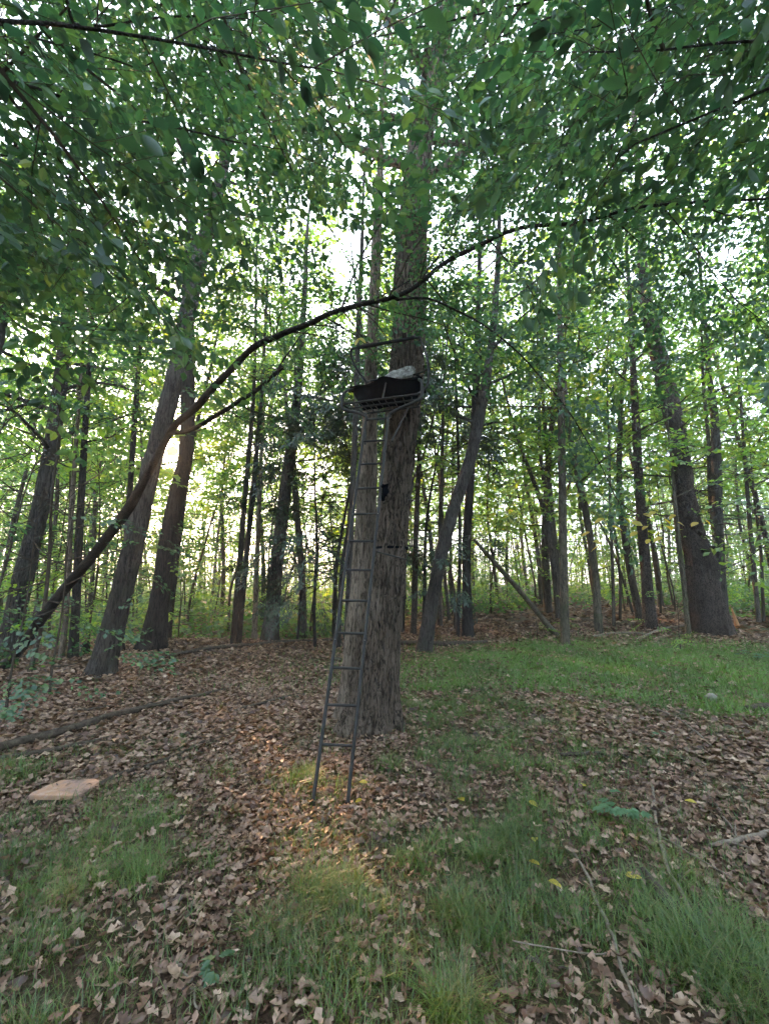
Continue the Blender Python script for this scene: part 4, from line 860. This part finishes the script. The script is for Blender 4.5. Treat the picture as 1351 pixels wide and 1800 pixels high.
# rails round the seat
rail = part('shooting_rail', bar([(-0.24, 0.30, 0.55), (-0.26, 0.27, 0.63), (-0.33, 0.20, 0.74), (-0.375, 0.13, 0.86), (-0.38, 0.10, 0.955), (-0.34, 0.09, 0.985), (0.0, 0.09, 0.985), (0.38, 0.09, 0.985), (0.43, 0.10, 0.955), (0.475, 0.10, 0.80), (0.505, 0.10, 0.66), (0.505, 0.10, 0.45), (0.48, 0.09, 0.34), (0.40, 0.07, 0.26)], 0.016), M['steel'])
mb = MB(); tube(mb, spline(np.array([S(-0.30, 0.09, 0.987), S(-0.05, 0.09, 0.987)]), 6), 0.024, 10); tube(mb, spline(np.array([S(-0.05, 0.09, 0.987), S(0.36, 0.09, 0.988)]), 8), 0.0205, 10, rough=.1); part('foam_sleeve', mb, M['foam'], rail)
part('back_rail', bar([(-0.24, 0.30, 0.62), (-0.22, 0.42, 0.70), (0.0, 0.46, 0.72), (0.30, 0.46, 0.72), (0.45, 0.34, 0.70), (0.50, 0.14, 0.66)], 0.013), M['steel'])
part('stabilizer', bar([(0.0, 0.03, -1.55 + 0.0), (0.16, 0.62, -1.60)], 0.010), M['steel'])
# strap round the trunk
def strap(py, wd=0.03):
    c = P(690, py, 5.62); i = np.argmin(np.abs(OAK[:, 2] - c[2])); sp = spline(OAK, 200); j = np.argmin(np.abs(sp[:, 2] - c[2])); cc, rr = sp[j, :3], sp[j, 3] * 1.05
    mb = MB(); a = np.linspace(0, 6.283, 41)[:-1]; ringp = np.stack([cc[0] + (rr + .006) * np.cos(a), cc[1] + (rr + .006) * np.sin(a), np.full(40, cc[2])], 1)
    o_ = np.vstack([ringp - (0, 0, wd/2), ringp + (0, 0, wd/2)]); k = (np.arange(40) + 1) % 40; mb.add(o_, np.stack([np.arange(40), k, k + 40, np.arange(40) + 40], -1)); return mb
part('strap', strap(965), M['fabric']); part('strap', strap(672), M['fabric'])

# grey camouflage cushion slung over the seat back
def lump(name, label, cat, centre, axes, size, mat, seed, flat=0.6, n=(28, 18), amp=0.25, group=None, power=0.55):
    th, ph = np.meshgrid(np.linspace(0, 2*math.pi, n[0], endpoint=False), np.linspace(-math.pi/2, math.pi/2, n[1]))
    sg = lambda t, p: np.sign(t) * np.abs(t) ** p
    x, y, z = sg(np.cos(ph), power) * sg(np.cos(th), power), sg(np.cos(ph), power) * sg(np.sin(th), power), sg(np.sin(ph), power)
    k = 1 + amp * (vnoise(x * 1.8 + seed, y * 1.8, z * 1.8) - 0.5) + amp * 0.4 * (vnoise(x * 5 + seed, y * 5, z * 5) - 0.5)
    L = np.stack([x * size[0], y * size[1], z * size[2]], -1) * k[..., None]; v = (centre + L.reshape(-1, 3) @ np.array(axes))
    s = n[0]; i = np.arange(n[1] - 1)[:, None] * s; j = np.arange(s)[None]; kk = (j + 1) % s; mb = MB(); mb.add(v, np.stack([i + j, i + kk, i + s + kk, i + s + j], -1).reshape(-1, 4))
    o = link(name, mb.mesh(name), [mat]); return tag(o, label, cat, group)
lump('cushion', 'rumpled grey camouflage cushion lying on the stand seat against the trunk', 'cushion', S(0.14, 0.44, 0.72), (norm(Rv + 0.1*Uv), norm(Bv - 0.3*Uv), norm(Uv + .3*Bv)), (0.185, 0.055, 0.095), M['camo'], 3, amp=0.5, power=0.6)
# black bundle of strap hanging from the ladder
bc = P(675, 862, 4.45)
mb = MB(); br = np.random.default_rng(5)
for k in range(7):
    c = np.array([bc + br.normal(0, 0.025, 3) * (1, .6, 1) + (0, 0, 0.06 - 0.03 * q + br.normal(0, .02)) for q in range(5)]); tube(mb, spline(c, 14), 0.012, 6)
tube(mb, spline(np.array([bc + (0.0, 0, 0.05), bc + (-0.01, 0, -0.04), bc + (-0.012, -.01, -0.11)]), 8), 0.018, 7)
o = link('strap_bundle', mb.mesh('strap_bundle'), [M['fabric']]); tag(o, 'bunched black webbing hanging from the right ladder rail', 'strap')

# ================================================================== THINGS ON THE GROUND
def lay(pts, w, lift=0.4, n=40, wob=0.02, seed=0):
    """pixel polyline on the ground -> centre rows with radii from pixel widths"""
    out = []
    for (px, py), ww in zip(pts, w):
        g = G(px, py) if py > 1085 else G(px, py, 40); zc = g[1]*math.cos(PITCH) + (g[2]-CAMH)*math.sin(PITCH); out.append((*g, 0.5*ww/FPX*zc))
    c = spline(np.array(out), n); c[:, :2] += wob * np.stack([vnoise(np.arange(n)*.4 + seed, 1.0) - .5, vnoise(np.arange(n)*.4 + seed, 7.0) - .5], 1)
    c[:, 2] = ground(c[:, 0], c[:, 1]) + c[:, 3] * lift + 0.028; return c
def fallen(name, label, cat, pts, w, mat, seed, twigs=0, lift=0.6, group=None):
    c = lay(pts, w, lift, 48, 0.02, seed); rng = np.random.default_rng(seed)
    root = None; mb = MB(); tube(mb, c[:, :3], np.maximum(c[:, 3], 0.004), 10, 0, True, 0.16, seed)
    for k in range(twigs):
        i = int(rng.integers(8, 44)); d = norm(c[i, :3] - c[i-1, :3]); a = rng.choice((-1, 1)) * rng.uniform(.4, 1.1); d2 = np.array((d[0]*math.cos(a) - d[1]*math.sin(a), d[0]*math.sin(a) + d[1]*math.cos(a), rng.uniform(0, .3)))
        b = branch_curve(rng, c[i, :3], d2, rng.uniform(.15, .6), 6, lift=-0.02); tube(mb, b, np.linspace(c[i, 3]*.45, .003, 7), 5)
    o = link(name, mb.mesh(name), [mat]); return tag(o, label, cat, group)
fallen('fallen_log', 'long dark fallen branch lying across the leaves at the left edge', 'log', [(-20, 1330), (60, 1308), (140, 1285), (230, 1258), (310, 1237), (400, 1214)], [17, 16, 14, 12, 9, 4], M['log'], 1, 4)
fallen('fallen_branch', 'mossy thinner branch lying just in front of the long dark one', 'branch', [(-10, 1343), (60, 1332), (130, 1318), (195, 1303)], [9, 9, 8, 6], M['log'], 2, 2)
fallen('fallen_branch', 'dark stick running from the reddish slab up across the leaves', 'branch', [(172, 1389), (215, 1368), (265, 1352), (320, 1330), (372, 1302)], [9, 8, 6, 5, 3], M['log'], 3, 2)
fallen('fallen_branch', 'dark stick in the middle of the left leaf litter', 'branch', [(400, 1258), (440, 1247), (480, 1236), (512, 1228)], [5, 6, 5, 4], M['log'], 4, 1)
fallen('fallen_branch', 'short dark stick near the foot of the leaning left trunk', 'branch', [(135, 1254), (175, 1250), (215, 1242)], [4, 5, 3], M['log'], 5)
fallen('fallen_log', 'thin fallen log along the rise beneath the slender pair', 'log', [(285, 1160), (360, 1146), (440, 1138), (520, 1131), (596, 1128)], [7, 8, 7, 6, 4], M['log'], 6, 5)
fallen('fallen_log', 'dark fallen log behind the oak by the slanting trunk', 'log', [(690, 1134), (745, 1136), (800, 1136), (855, 1132)], [8, 9, 9, 6], M['log'], 7, 3)
fallen('fallen_branch', 'long pale stick lying in the grass at bottom right', 'branch', [(1002, 1503), (1030, 1545), (1055, 1610), (1080, 1670), (1100, 1735), (1122, 1815)], [4, 5, 6, 6, 6, 5], M['stick'], 8, 1)
fallen('fallen_branch', 'curved pale branch beside the seedling on the right', 'branch', [(1146, 1392), (1152, 1430), (1158, 1480), (1178, 1545), (1205, 1600), (1228, 1645)], [4, 5, 6, 7, 7, 6], M['stick'], 9, 1)
fallen('fallen_log', 'mossy half-buried log under the tall grass at lower right', 'log', [(1130, 1545), (1165, 1590), (1210, 1645), (1265, 1700), (1370, 1790)], [13, 17, 20, 21, 20], M['log'], 10, 1)
fallen('fallen_branch', 'pale forked stick at the right edge', 'branch', [(1248, 1497), (1285, 1493), (1320, 1483), (1365, 1474)], [7, 9, 9, 10], M['stick'], 11, 3)
fallen('fallen_branch', 'thin pale stick in the leaves on the far right', 'branch', [(1150, 1250), (1190, 1268), (1225, 1295), (1250, 1318)], [4, 4, 4, 3], M['stick'], 12, 1)
fallen('fallen_branch', 'thin straight twig leaning in the right leaf litter', 'branch', [(1235, 1375), (1255, 1420), (1290, 1470)], [3, 4, 3], M['stick'], 13)
fallen('fallen_log', 'dark rotten log cut off by the right edge', 'log', [(1312, 1254), (1335, 1252), (1375, 1250)], [10, 14, 14], M['log'], 14)
fallen('fallen_branch', 'short dark branch lying right of the oak', 'branch', [(985, 1334), (1030, 1333), (1062, 1330)], [5, 7, 5], M['log'], 15)
fallen('fallen_branch', 'dead branch pile at the foot of the scaly conifer', 'branch', [(1120, 1125), (1160, 1110), (1215, 1098)], [3, 4, 3], M['stick'], 16, 9)
fallen('fallen_branch', 'thin twig on the grass at bottom left of centre', 'branch', [(305, 1708), (330, 1735), (345, 1790)], [4, 4, 4], M['stick'], 17)
fallen('fallen_branch', 'small branch lying on the lawn edge by the pole-like trunk', 'branch', [(1040, 1122), (1090, 1116), (1140, 1118)], [3, 4, 3], M['stick'], 18, 3)
# leaning dead pole
a, b = G(978, 1118), P(832, 948, 11.5); mb = MB(); c = spline(np.array([a - (b - a) * .03, a + (b - a) * .5 + (0, 0, .05), b]), 30); tube(mb, c, np.linspace(0.085, 0.045, 30), 10, rough=.12)
o = link('leaning_log', mb.mesh('leaning_log'), [M['mossy']]); tag(o, 'dead pole slanting down to the ground left of the pole-like trunk', 'log')
# dead snag with splintered branches behind the slanting trunk
sb = G(800, 1108); mb = MB(); sr_ = np.random.default_rng(44); tp = P(788, 985, sb[1]); c = spline(np.array([sb, sb + (tp - sb)*.5 + (.08, 0, 0), tp]), 16); tube(mb, c, np.linspace(.05, .03, 16), 8, rough=.2)
for k in range(8):
    i = int(sr_.integers(5, 15)); bc_ = branch_curve(sr_, c[i], (sr_.normal(0, 1), sr_.normal(0, .4), -1.1), sr_.uniform(.4, 1.1), 6); tube(mb, bc_, np.linspace(.02, .005, 7), 5)
o = link('dead_snag', mb.mesh('dead_snag'), [M['log']]); tag(o, 'broken snag with hanging splintered branches behind the slanting trunk', 'snag')
# torn stump with fresh wood, far right
st = G(1296, 1104); mb = MB(); tube(mb, spline(np.array([st - (0, 0, .05), st + (-.03, 0, .2), st + (-.1, 0, .55)]), 10), np.linspace(.07, .02, 10), 9, rough=.3, seed=3)
o = link('torn_stump', mb.mesh('torn_stump'), [M['split']]); tag(o, 'small torn stump of orange wood at the far right', 'stump')
st = G(150, 1150); mb = MB(); tube(mb, [st - (0, 0, .05), st + (0, 0, .25)], [.09, .075], 10, rough=.2, seed=9); o = link('stump', mb.mesh('stump'), [M['dark']]); tag(o, 'low dark stump behind the leaning left trunk', 'stump')

# reddish slab
qs = [G(px, py) for px, py in ((47, 1419), (52, 1413), (75, 1400), (104, 1388), (166, 1383), (174, 1385), (174, 1390), (152, 1405), (137, 1414), (128, 1416))]
cx = np.mean(qs, 0); slab = empty('slab', 'flat reddish weathered slab lying in the grass at left', 'slab', None, cx)
ql = np.array(qs + [qs[0]]); dd_ = np.concatenate([[0], np.cumsum(np.linalg.norm(np.diff(ql, axis=0), axis=1))]); uu_ = np.linspace(0, dd_[-1], 49)[:-1]; out = np.stack([np.interp(uu_, dd_, ql[:, a_]) for a_ in range(3)], 1); mb = MB(); n = len(out); zt = cx[2] + 0.075; th = 0.035
rings = [(1.0, zt - th, 0), (1.0, zt - .008, 0), (0.975, zt, 1)] + [(f, zt, 2) for f in (0.7, 0.4, 0.15)]
vv = []
for f, z, kind in rings:
    q = cx + (out - cx) * f; q[:, 2] = z + (0.010 * (vnoise(q[:, 0] * 6, q[:, 1] * 16, 2.0) - .5) if kind else 0); vv.append(q)
v = np.vstack(vv + [[[cx[0], cx[1], zt]]]); k = (np.arange(n) + 1) % n
for i in range(len(rings) - 1): mb.add(v, np.stack([i*n + np.arange(n), i*n + k, (i+1)*n + k, (i+1)*n + np.arange(n)], -1))
mb.add(v, np.stack([(len(rings)-1)*n + np.arange(n), (len(rings)-1)*n + k, np.full(n, len(rings)*n)], -1)); mb.add(v, np.stack([k, np.arange(n), np.full(n, len(rings)*n)], -1)[:, :3]) if False else None
o = link('face', mb.mesh('face'), [M['board']], slab); o.matrix_parent_inverse = Matrix.Translation(-Vector(slab.location))
mb = MB(); q = cx + (out - cx) * 0.93; q0 = q.copy(); q0[:, 2] = cx[2] - 0.03; q1 = q.copy(); q1[:, 2] = zt - th + 0.002
mb.add(np.vstack([q0, q1]), np.stack([np.arange(n), k, k + n, np.arange(n) + n], -1)); o = link('shadow_skirt', mb.mesh('shadow_skirt'), [M['log']], slab); o.matrix_parent_inverse = Matrix.Translation(-Vector(slab.location))  # dark ring below the slab, puts the shadow beneath it into colour
lump('stone', 'pale rounded stone in the grass near the right edge', 'stone', G(1250, 1232) + (0, 0, 0.05), np.eye(3), (0.075, 0.06, 0.055), M['stone'], 8, n=(16, 10), power=0.9, amp=.5)
lump('stone', 'flat mossy stone at the foot of the pale trunk', 'stone', G(592, 1164) + (0, 0, 0.05), np.eye(3), (0.14, 0.1, 0.06), M['mossy'], 5, n=(16, 10), power=0.9, amp=.5)

# ================================================================== LITTER, GRASS, HERBS
def oak_shape():
    ts = np.array((0.0, .14, .26, .38, .50, .62, .74, .88, 1.0)); w = np.array((.015, .15, .09, .23, .13, .26, .14, .15, 0.0))
    return ts, w
def strip_leaf(ts, w, cl, ce, jit, rng):
    n = len(ts); z = cl * (ts - .5) ** 2 + ce * np.sin(ts * 5) * 0.05; mid = np.stack([0*ts, ts, z], 1)
    wl, wr_ = w * (1 + rng.normal(0, jit, n)), w * (1 + rng.normal(0, jit, n)); zl, zr = z + rng.uniform(-.2, .9) * wl + 3 * rng.uniform(-.3, .6) * wl**2, z + rng.uniform(-.2, .9) * wr_ + 3 * rng.uniform(-.3, .6) * wr_**2
    v = np.vstack([mid, np.stack([-wl, ts + rng.normal(0, .02, n), zl], 1), np.stack([wr_, ts + rng.normal(0, .02, n), zr], 1)]); f = []
    for i in range(n - 1): f += [(i, i+1, n+i+1, n+i), (i+1, i, 2*n+i, 2*n+i+1)]
    return v, np.array(f)
lr = np.random.default_rng(400); ts, ww = oak_shape()
LS_N = [strip_leaf(ts, ww * lr.uniform(.6, 1.1), lr.uniform(-1.3, 1.5), lr.uniform(-2, 2), .25, lr) for _ in range(7)] + [strip_leaf(np.array((0, .15, .4, .7, .9, 1.0)), np.array((0, .17, .27, .22, .1, 0)), lr.uniform(-.5, .8), 0, .1, lr) for _ in range(2)]
LS_M = [strip_leaf(np.array((0, .25, .45, .7, 1.0)), np.array((.02, .25, .13, .26, .02)) * lr.uniform(.7, 1.15), lr.uniform(-.9, 1.1), 0, .3, lr) for _ in range(12)]
LS_F = [(np.array([(0, 0, 0), (-.3, .5, lr.uniform(0, .25)), (0, 1, lr.uniform(0, .2)), (.3, .5, lr.uniform(0, .25)), (0, .5, 0)]), np.array([(0, 4, 1), (4, 2, 1), (0, 3, 4), (4, 3, 2)])) for _ in range(4)]
GB = [(800, 1240, 1.0, 1.8, 1.7), (860, 1330, 0.9, .9, 1.6), (900, 1440, 0.8, .7, 1.5), (830, 1180, .9, 1.4, 1.5), (760, 1500, .5, .5, 1.0), (900, 1180, 1.2, 1.2, 1.0), (900, 1600, .75, .6, 1.0), (850, 1640, .4, .3, 1.2), (560, 1600, .45, .35, 1.0), (470, 1700, .45, .3, 1.0), (600, 1720, .4, .3, .9), (150, 1510, 1.0, .5, .9), (230, 1530, .6, .35, 1.0), (60, 1690, .5, .35, 1.0), (90, 1450, .8, .4, .8), (240, 1395, .5, .25, .7),
      (1150, 1165, 4.5, 2.0, 1.6), (1300, 1205, 3.0, 1.6, 1.6), (1000, 1140, 2.0, .8, 1.0), (1300, 1720, .45, .45, 1.5), (1200, 1640, .45, .4, 1.3), (1100, 1560, .5, .5, 1.0), (680, 1365, .28, .28, 1.1), (540, 1372, .22, .22, 1.2), (1110, 1345, .6, .4, .7), (1060, 1480, .5, .4, .8), (970, 1750, .4, .25, 1.0), (790, 1790, .35, .2, 1.1), (700, 1200, .3, .6, .8), (640, 1560, .3, .2, .6), (1250, 1470, .3, .3, .5), (330, 1410, .4, .25, .5), (20, 1360, .8, .5, .6), (100, 1790, .5, .2, .9), (350, 1790, .4, .2, .7)]
GBW = [(*G(px, py)[:2], rx, ry, wt) for px, py, rx, ry, wt in GB]
def gmask(x, y):
    m = np.zeros_like(x)
    for gx, gy, rx, ry, wt in GBW: m = np.maximum(m, wt * np.exp(-(((x - gx) / rx) ** 2 + ((y - gy) / ry) ** 2) * 1.1))
    far = 0.75 * sstep(13.5, 15.5, y) * sstep(2, -1.5, x) * sstep(-9, -5, x)
    m = np.maximum(m, far)
    base = 0.26 * sstep(7, 3, np.hypot(x, y)); return np.maximum(m, base) * (0.35 + 1.3 * vnoise(x * 2.1 + 3, y * 2.1))
def sector(n, r0, r1, rng, half=0.86):
    r = np.sqrt(rng.uniform(r0*r0, r1*r1, n)); a = rng.uniform(-half, half, n); return r * np.sin(a), r * np.cos(a)
def gnormal(x, y):
    e = 0.05; n = np.stack([-(ground(x+e, y) - ground(x-e, y)) / (2*e), -(ground(x, y+e) - ground(x, y-e)) / (2*e), np.ones_like(x)], 1); return norm(n)
trunks = [(t[0, 0], t[0, 1], t[0, 3]) for t in (OAK, PALE, T1, T2, T3, T5, R1, R2, R3, PINE)]
litter = MB(); SINGLE = []
for (r0, r1, n, shapes, s0, s1, tilt, zl) in ((1.3, 3.2, 12000, LS_N[:5] + LS_M[:7], .026, .078, .75, .05), (3.2, 5.2, 21000, LS_M, .03, .08, .7, .05), (5.2, 9.0, 42000, LS_F, .05, .10, .5, .045), (9, 15, 36000, LS_F, .08, .13, .42, .05), (15, 34, 22000, LS_F, .16, .26, .38, .05)):
    x, y = sector(n, r0, r1, lr); gm = gmask(x, y); k = lr.random(n) > np.clip(gm, 0, 1) * 0.72
    for tx, ty, tr in trunks: k &= (x - tx)**2 + (y - ty)**2 > (tr * 0.95) ** 2
    x, y = x[k], y[k]; n = len(x); z = ground(x, y) + zl * lr.random(n) ** 1.6 + 0.004
    nr = gnormal(x, y) + lr.normal(0, tilt, (n, 3)); a = lr.uniform(0, 6.283, n); dr = np.stack([np.cos(a), np.sin(a), 0*a], 1); sz = lr.uniform(s0, s1, n)
    idx = lr.integers(0, len(shapes), n); pos = np.stack([x, y, z], 1)
    if r0 < 2:
        pick = np.argsort(np.hypot(x, y))[:int(1e9)]; pick = pick[(np.abs(x[pick]) < 0.88 * y[pick])][:260]
        for i in pick: SINGLE.append((pos[i] + (0, 0, .012), dr[i], nr[i], sz[i]))
        m = np.ones(n, bool); m[pick] = False; pos, dr, nr, sz, idx = pos[m], dr[m], nr[m], sz[m], idx[m]
    for j, sh in enumerate(shapes): q = idx == j; add_leaves(litter, pos[q], dr[q], nr[q], sz[q], sh)
o = link('leaf_litter', litter.mesh('leaf_litter', True), [M['litter']]); tag(o, 'brown fallen leaves carpeting the forest floor', 'leaf litter', kind='stuff')
LSM = []
for j in range(6):
    mb = MB(); mb.add(*LS_N[j]); LSM.append(mb.mesh('dead_leaf'))
goff = Matrix.Identity(4)
for p, d, n_, s_ in SINGLE: one_leaf(p, d, n_, s_, M['litter_one'], GROUND, goff, LSM)
for px, py in ((940, 1487), (948, 1537), (1100, 1555), (635, 1416), (930, 1420), (965, 1565), (1225, 1425), (1020, 1392), (815, 1420), (645, 1388)):
    one_leaf(G(px, py) + (0, 0, .05), (RNG.normal(), RNG.normal(), 0.05), (RNG.normal(0, .2), -0.2, 1), RNG.uniform(.06, .09), M['leaf_yellow'], GROUND, goff)

for fx, fy in ((-.12, .02), (.05, -.03), (.16, .04), (-.02, .06), (.22, .02), (-.25, -.01)):
    one_leaf(np.array((cx[0] + fx, cx[1] + fy, zt + .006)), (RNG.normal(), RNG.normal(), 0.02), (RNG.normal(0, .2), RNG.normal(0, .2), 1), RNG.uniform(.04, .075), M['litter_one'], GROUND, goff, LSM)
def blades(mb, x, y, h, w, lean, rng, seg=3):
    n = len(x); b = np.stack([x, y, ground(x, y) - .005], 1); a = rng.uniform(0, 6.283, n); d = np.stack([np.cos(a), np.sin(a), 0*a], 1); sdv = np.stack([-np.sin(a), np.cos(a), 0*a], 1)
    vs = []
    for i in range(seg + 1):
        t = i / seg; c = b + d * (lean * h * t ** 1.7)[:, None] + np.array((0, 0, 1.0)) * (h * (t - 0.35 * lean * t * t))[:, None]
        ww_ = (w * (1 - t) ** 0.7 * 0.5)[:, None]
        if i < seg: vs += [c - sdv * ww_, c + sdv * ww_]
        else: vs += [c]
    v = np.stack(vs, 1); k = v.shape[1]; o0 = (np.arange(n) * k)[:, None]
    q = np.concatenate([o0 + np.array((2*i, 2*i+1, 2*i+3, 2*i+2)) for i in range(seg - 1)], 0); t = o0 + np.array((2*seg-2, 2*seg-1, 2*seg))
    base = mb.n; mb.v.append(v.reshape(-1, 3).astype(np.float32)); mb.n += n * k; mb.f.append((q + base, 0)); mb.f.append((t + base, 0))
gr = np.random.default_rng(500); gb = MB(); lw = MB()
for (r0, r1, n, h0_, h1_, wd, seg) in ((1.3, 4.0, 80000, .045, .14, .0042, 3), (4.0, 7.5, 110000, .06, .14, .0062, 2)):
    x, y = sector(n, r0, r1, gr); cl = vnoise(x * 5, y * 5 + 40); k = gr.random(n) < gmask(x, y) * (0.25 + 1.0 * sstep(.35, .75, cl)); x, y, cl = x[k], y[k], cl[k]
    blades(gb, x, y, gr.uniform(h0_, h1_, len(x)) * (0.6 + 0.8 * cl), gr.uniform(.7, 1.3, len(x)) * wd, gr.uniform(.3, 1.2, len(x)), gr, seg)
# long arching tufts
for px, py, n, R, H in ((1300, 1740, 600, .24, .30), (1240, 1680, 450, .22, .26), (1180, 1650, 260, .2, .2), (860, 1640, 380, .16, .22), (800, 1620, 350, .10, .22), (800, 1790, 400, .10, .26), (560, 1580, 400, .15, .2), (250, 1530, 350, .15, .2), (880, 1480, 300, .12, .2), (480, 1650, 300, .14, .2), (850, 1520, 300, .08, .22), (680, 1350, 260, .12, .18), (540, 1370, 220, .10, .18), (80, 1600, 250, .14, .2), (160, 1560, 250, .14, .2)):
    g = G(px, py); a = gr.uniform(0, 6.283, n); rr = R * np.sqrt(gr.random(n)); blades(gb, g[0] + rr*np.cos(a), g[1] + rr*np.sin(a), gr.uniform(.5, 1.1, n) * H, gr.uniform(.0026, .0048, n), gr.uniform(.4, 1.6, n), gr, 4)
for (r0, r1, n, hh, wd) in ((7.5, 14, 170000, .17, .010), (14, 34, 60000, .22, .022)):
    x, y = sector(n, r0, r1, gr); k = gr.random(n) < gmask(x, y); x, y = x[k], y[k]; blades(lw, x, y, gr.uniform(.5, 1.1, len(x)) * hh, np.full(len(x), wd), gr.uniform(.3, 1.1, len(x)), gr, 2)
o = link('grass', gb.mesh('grass'), [M['grass']]); tag(o, 'thin woodland grass growing in tufts through the leaves', 'grass', kind='stuff')
o = link('lawn_grass', lw.mesh('lawn_grass'), [M['lawn']]); tag(o, 'short bright grass of the farther green patches', 'grass', kind='stuff')

def herb(label, px, py, nst, hgt, size, seed, cat='plant', mat='herb'):
    g = G(px, py); root = empty('seedling', label, cat, None, g); off = Matrix.Translation(-Vector(root.location)); rng = np.random.default_rng(seed)
    for s_ in range(nst):
        a = rng.uniform(0, 6.28); tip = g + np.array((math.cos(a), math.sin(a), 0)) * hgt * rng.uniform(.3, 1.0) + np.array((0, 0, hgt * rng.uniform(.5, 1.0)))
        c = spline(np.array([g, (g + tip) / 2 + (0, 0, hgt * .2), tip]), 8); mb = MB(); tube(mb, c, np.linspace(.0025, .0012, 8), 5, 0, False); pos, dr, nr, sz = [], [], [], []
        for q in range(5):
            aa = a + (q - 2) * 0.6; pos.append(c[-1]); dr.append((math.cos(aa), math.sin(aa), -.15)); nr.append((rng.normal(0, .2), rng.normal(0, .2), 1)); sz.append(size * (1 - .13 * abs(q - 2)))
        add_leaves(mb, np.array(pos), np.array(dr, float), np.array(nr), np.array(sz), LEAF6, 1)
        o = link('stem', mb.mesh('stem', False), [M['twig'], M[mat]], root); o.matrix_parent_inverse = off
herb('blue-green seedling cluster in the grass right of centre', 1095, 1445, 11, .17, .075, 1)
herb('small pale green seedling at the bottom left of centre', 392, 1728, 4, .08, .06, 2)
herb('tiny seedling in the litter behind the blue-green one', 1160, 1300, 3, .09, .06, 3)
herb('broad-leaved seedling in the leaves at lower right edge', 1292, 1672, 2, .06, .08, 4)
herb('fern-like plant at the right edge of the lawn', 1325, 1165, 9, .22, .12, 5)
herb('small plant at the left edge by the mossy branch', 75, 1215, 4, .1, .07, 6)

# ================================================================== HAZE: thin evening air in the wood
mb = MB(); x0, x1, y0, y1, z0, z1 = -2500, 2500, -2500, 2500, -3, 27
v = [(x, y, z) for z in (z0, z1) for y in (y0, y1) for x in (x0, x1)]
mb.add(v, np.array([(0, 2, 3, 1), (4, 5, 7, 6), (0, 1, 5, 4), (2, 6, 7, 3), (0, 4, 6, 2), (1, 3, 7, 5)]))
hm, hn, hl, ho = nt('thin_haze'); pv = hn.new('ShaderNodeVolumePrincipled'); pv.inputs['Density'].default_value = 0.0016; pv.inputs['Color'].default_value = (0.80, 0.92, 1.0, 1); pv.inputs['Anisotropy'].default_value = 0.3
hl.new(pv.outputs[0], ho.inputs['Volume'])
if HAZE: o = link('haze', mb.mesh('haze', False), [hm]); tag(o, 'thin pale evening haze hanging in the whole wood', 'haze', kind='stuff')
